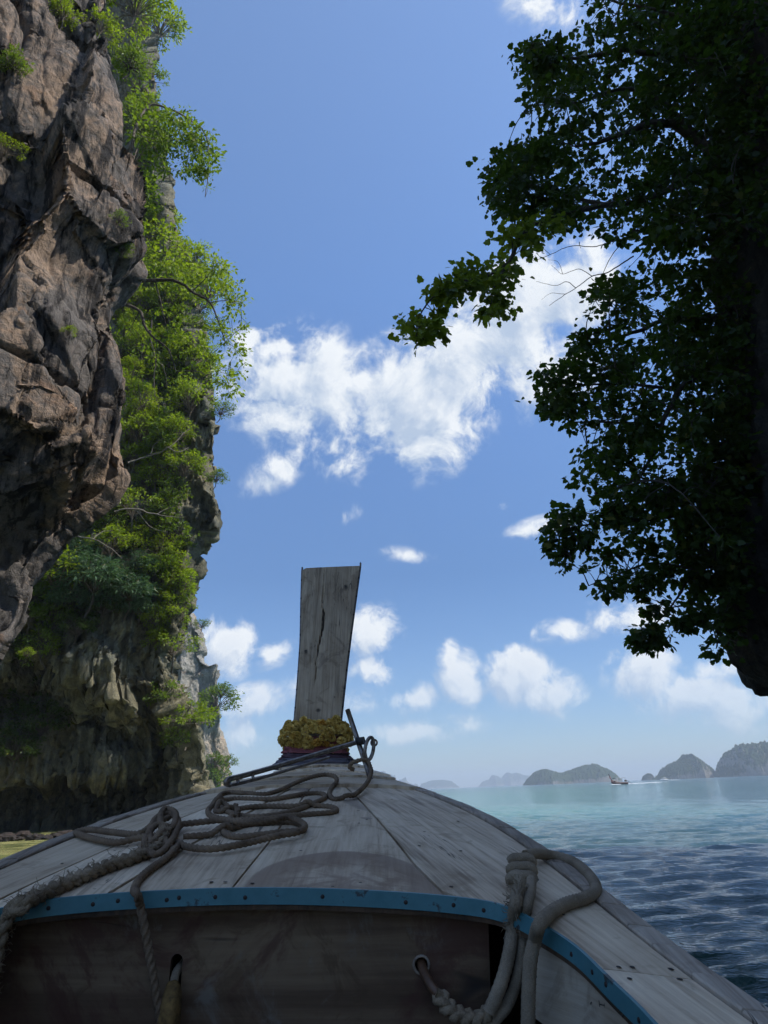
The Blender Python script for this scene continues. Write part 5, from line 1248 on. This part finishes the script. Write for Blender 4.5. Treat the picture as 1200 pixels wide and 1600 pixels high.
def wrap_band(name, y0, y1, hw0, hw1, cx0, cx1, d0, d1, m, parent, base, seed):
    nz_, na = 26, 72; V = []
    for k in range(nz_):
        f = k / (nz_ - 1); y = y0 + (y1 - y0) * f; cx = cx0 + (cx1 - cx0) * f; hw = (hw0 + (hw1 - hw0) * f) / FPX * 3.74; dp = d0 + (d1 - d0) * f
        c = at_depth(cx, y, 3.76)
        for a in np.linspace(0, 2 * math.pi, na, endpoint=False):
            ca, sa = math.cos(a), math.sin(a); e = .45
            x = hw * math.copysign(abs(ca) ** e, ca); t = dp * math.copysign(abs(sa) ** e, sa)
            fold = .0045 * math.sin(f * 9 + 3.4 * math.sin(a * 1.5 + seed) + a * 2) + .003 * math.sin(f * 17 - a * 3 + 2 * math.sin(a * 2.3)) + .0015 * math.sin(a * 13 + f * 9)
            V.append((c[0] + x * (1 + fold / hw * 1.6), c[1] + .01 + t * (1 + fold / dp), c[2]))
    V = np.array(V); return link(name, mesh_np(name, toW(V[:, 0], V[:, 1], V[:, 2]), grid_faces(nz_, na, True), base=base), m, parent)
cl = thing('wrapped_cloth', 'faded mauve and dark purple cloth bound round the foot of the prow under the flowers', 'cloth', toW(*at_depth(495, 1195, 3.74)))
clb = toW(*at_depth(495, 1195, 3.74))
wrap_band('band', 1152, 1178, 39, 49, 495, 495, .085, .108, M_MAUVE, cl, clb, 1)
wrap_band('band', 1176, 1194, 48, 56, 495, 494, .10, .13, M_PURPLE, cl, clb, 2)
wrap_band('band', 1186, 1203, 55, 66, 495, 495, .13, .16, M_GREYC, cl, clb, 3)
def petal_mat(name, a_, b_):
    mt, q, b, o = mat(name); r_ = q.n('ShaderNodeAttribute', attribute_name='rnd').outputs['Fac']; oi = q.n('ShaderNodeObjectInfo').outputs['Random']
    q.set(b.inputs['Base Color'], q.mix(q.m('ADD', q.m('MULTIPLY', r_, .5), q.m('MULTIPLY', oi, .5)), (*a_, 1), (*b_, 1))); b.inputs['Roughness'].default_value = .8; return mt
M_PET = petal_mat('ochre_petals', (.52, .34, .06), (.85, .63, .20)); M_PETO = petal_mat('orange_petals', (.55, .29, .04), (.75, .46, .10))
def flower(seed, m):
    rg = np.random.default_rng(seed); parts = []; rn = []
    for k in range(70):
        z = 1 - 1.5 * (k + .5) / 70; a = k * 2.39996; r_ = math.sqrt(max(0, 1 - z * z)); n = np.array([r_ * math.cos(a), r_ * math.sin(a), z])
        t1 = np.cross(n, rg.normal(0, 1, 3)); t1 /= np.linalg.norm(t1); t2 = np.cross(n, t1); w_ = rg.uniform(.22, .34); h = rg.uniform(.8, 1.12)
        V = [n * .45 - t1 * w_ * .5, n * .45 + t1 * w_ * .5, n * h * .9 + t1 * w_ + t2 * .12, n * h + t2 * rg.uniform(-.2, .2), n * h * .9 - t1 * w_ - t2 * .12]
        parts.append((np.array(V), np.array([(0, 1, 2), (0, 2, 3), (0, 3, 4)]))); rn += [rg.random()] * 5
    V, F_ = join(parts); me = mesh_np('flower', V, F_, False); attr(me, 'rnd', rn); me.materials.append(m); return me
FL = [flower(k, M_PET) for k in range(3)]; FLO = [flower(k + 5, M_PETO) for k in range(2)]
ga = thing('flower_garland', 'bushy garland of yellow and orange marigolds round the base of the prow', 'garland', gb)
rg = np.random.default_rng(4)
_aa = np.linspace(0, 2 * math.pi, 800); _ex = .15 * np.sign(np.cos(_aa)) * np.abs(np.cos(_aa)) ** .6; _ey = .10 * np.sign(np.sin(_aa)) * np.abs(np.sin(_aa)) ** .6
_al = np.concatenate([[0], np.cumsum(np.hypot(np.diff(_ex), np.diff(_ey)))]); _al /= _al[-1]
def _ang(f): return float(np.interp(f % 1.0, _al, _aa))
for row in range(6):
    na = 25
    for k in range(na):
        a = _ang((k + .5 * (row % 2) + rg.uniform(-.2, .2)) / na); b_ = math.pi * (-.62 + 1.24 * row / 5)
        ca, sa = math.cos(a), math.sin(a); rad = .042 * math.cos(b_); up_ = .050 * math.sin(b_)
        x = (.126 + rad) * math.copysign(abs(ca) ** .6, ca); t = (.078 + rad) * math.copysign(abs(sa) ** .6, sa)
        droop = -.012 * abs(ca) ** 3 - .010 * (1 - abs(ca))
        L = (gc[0] + x * (1 + rg.normal(0, .03)), gc[1] + .03 + t * (1 + rg.normal(0, .05)), gc[2] + up_ + droop + rg.normal(0, .009))
        px = 493 + (x / 3.74 * FPX)
        org = math.exp(-((px - 507) / 14) ** 2) > rg.uniform(.4, 1.2) and sa < 0
        o = bpy.data.objects.new('flower', (FLO if org else FL)[int(rg.integers(0, 2))]); COL.objects.link(o); o.parent = ga
        o.location = Vector(toW(*L) - gb); o.scale = [rg.uniform(.019, .032) for _ in range(3)]
        o.rotation_euler = Vector((ca * math.cos(b_), sa * math.cos(b_), math.sin(b_) + .1)).to_track_quat('Z', 'Y').to_euler()

# ------------------------------------------------------------------ boats far out
def far_boat():
    P = at(968, 1223.5, 283); P[2] = 0
    o = thing('distant_longtail_boat', 'small dark longtail boat with a pale awning passing in front of the forested islands', 'boat', P)
    o.rotation_euler = (0, 0, R(213)); 
    ts = np.linspace(0, 1, 24); sec = []
    for t in ts:
        x = -4.2 + 8.6 * t; b = .95 * math.sin(math.pi * min(1, .18 + t * .82)) ** .6 * (1 - max(0, t - .55) * 1.9); b = max(b, .05)
        sh = .75 + 1.3 * max(0, t - .45) ** 2 * 3.0; k = -.25 + 1.0 * max(0, t - .6) ** 1.5 * 3
        sec.append([(x, -b, sh), (x, -b * .85, (sh + k) / 2), (x, 0, k), (x, b * .85, (sh + k) / 2), (x, b, sh), (x, 0, sh - .25)])
    V = np.array(sec); hull_m = simple('far_hull_paint', (.06, .018, .012), .6); 
    link('hull', mesh_np('hull', V.reshape(-1, 3), grid_faces(24, 6, True)), hull_m, o)
    pv, pf = tube_tris(smooth_path([(3.9, 0, 1.5), (4.6, 0, 2.4), (4.9, 0, 3.1), (5.15, 0, 3.75)], .1)[0], .14, 8); link('prow_post', mesh_np('prow_post', pv, pf), hull_m, o)
    rv, rf = tube_tris(smooth_path([(4.55, 0, 2.2), (4.8, 0, 2.7)], .1)[0], .22, 8); link('ribbon', mesh_np('ribbon', rv, rf), simple('faded_ribbon', (.4, .12, .12), .8), o)
    G = np.zeros((14, 9, 3)); 
    for i in range(14):
        for j in range(9): G[i, j] = (-2.6 + 5.2 * i / 13, -.95 + 1.9 * j / 8, 2.15 + .18 * math.cos((j / 8 - .5) * 3) - .02 * (i % 3))
    av, af = slab(G, .05, 14, 9); link('awning', mesh_np('awning', av, af, False), simple('pale_awning', (.22, .24, .25), .8), o)
    pm = simple('awning_post', (.2, .18, .15), .7)
    for x in (-2.4, -.8, .8, 2.4):
        for y in (-.85, .85):
            v_, f_ = tube_tris(np.array([(x, y, .6), (x, y, 2.25)]), .035, 6); link('awning_post', mesh_np('awning_post', v_, f_), pm, o)
    ev, ef = tube_tris(smooth_path([(-3.4, 0, 1.2), (-4.1, .1, 1.35), (-5.6, .3, .5), (-6.6, .4, -.1)], .2)[0], .07, 6); link('engine_shaft', mesh_np('engine_shaft', ev, ef), M_STEEL, o)
    bm = bmesh.new(); bmesh.ops.create_cube(bm, size=1); bmesh.ops.bevel(bm, geom=bm.edges[:], offset=.12, segments=2, affect='EDGES')
    for v in bm.verts: v.co = Vector((v.co.x * .9 - 3.5, v.co.y * .5, v.co.z * .6 + 1.2))
    me = bpy.data.meshes.new('engine'); bm.to_mesh(me); bm.free(); link('engine', me, M_NAIL, o)
far_boat()
def foam_mat():
    mt, q, b, o = mat('foam'); b.inputs['Base Color'].default_value = (.62, .66, .68, 1); b.inputs['Roughness'].default_value = .9; return mt
M_FOAM = foam_mat()
def wake(p0, p1, w0, w1, seed, name='wake'):
    a, b = at(*p0), at(*p1); a[2] = b[2] = 0; rg = np.random.default_rng(seed); d = (b - a); L = np.linalg.norm(d); d /= L; nrm = np.array([-d[1], d[0], 0]); parts = []
    for k in range(330):
        f = rg.random() ** 1.3; c = a + d * L * f + nrm * rg.normal(0, .35) * (w0 + (w1 - w0) * f); s_ = rg.uniform(.15, .5) * (1.1 - .5 * f)
        n = 7; V = [(0, 0, .16)] + [(math.cos(6.283 * j / n) * s_ * 1.8 * rg.uniform(.6, 1), math.sin(6.283 * j / n) * s_ * rg.uniform(.5, 1), .02) for j in range(n)]
        parts.append((np.array(V) + c + (0, 0, .02), np.array([(0, 1 + j, 1 + (j + 1) % n) for j in range(n)])))
    V, F_ = join(parts); link(name, mesh_np(name, V, F_), M_FOAM, kind='stuff', label='white wake trailing behind a boat')
wake((975, 1223.6, 287), (1030, 1221.3, 310), .8, 2.2, 1)
wake((960, 1224.3, 279), (965, 1224.3, 280), 1.2, 1.4, 2, 'bow_wave')
def speedboat():
    P = at(1037, 1214.0, 640); P[2] = 0; o = thing('speedboat', 'tiny white speedboat in front of the cone shaped island', 'boat', P); o.rotation_euler = (0, 0, R(190))
    sec = []
    for t in np.linspace(0, 1, 12):
        x = -3.2 + 6.4 * t; b = 1.1 * (1 - max(0, t - .5) ** 2 * 3.8) + .02; sec.append([(x, -b, .95 + .3 * t), (x, -b * .8, .2), (x, 0, -.1 + .6 * t * t), (x, b * .8, .2), (x, b, .95 + .3 * t), (x, 0, 1.0 + .3 * t)])
    wm = simple('white_hull', (.8, .8, .8), .4); link('hull', mesh_np('hull', np.array(sec).reshape(-1, 3), grid_faces(12, 6, True)), wm, o)
    G = np.zeros((6, 5, 3))
    for i in range(6):
        for j in range(5): G[i, j] = (-1.6 + 2.6 * i / 5, -.8 + 1.6 * j / 4, 2.2 + .1 * math.cos((j / 4 - .5) * 3))
    v, f = slab(G, .08, 6, 5); link('canopy', mesh_np('canopy', v, f), wm, o)
    for x in (-1.5, .9):
        for y in (-.75, .75): v_, f_ = tube_tris(np.array([(x, y, .9), (x, y, 2.2)]), .05, 6); link('canopy_post', mesh_np('canopy_post', v_, f_), wm, o)
speedboat(); wake((1040, 1214.2, 645), (1056, 1213.6, 660), 2.0, 3.0, 3)
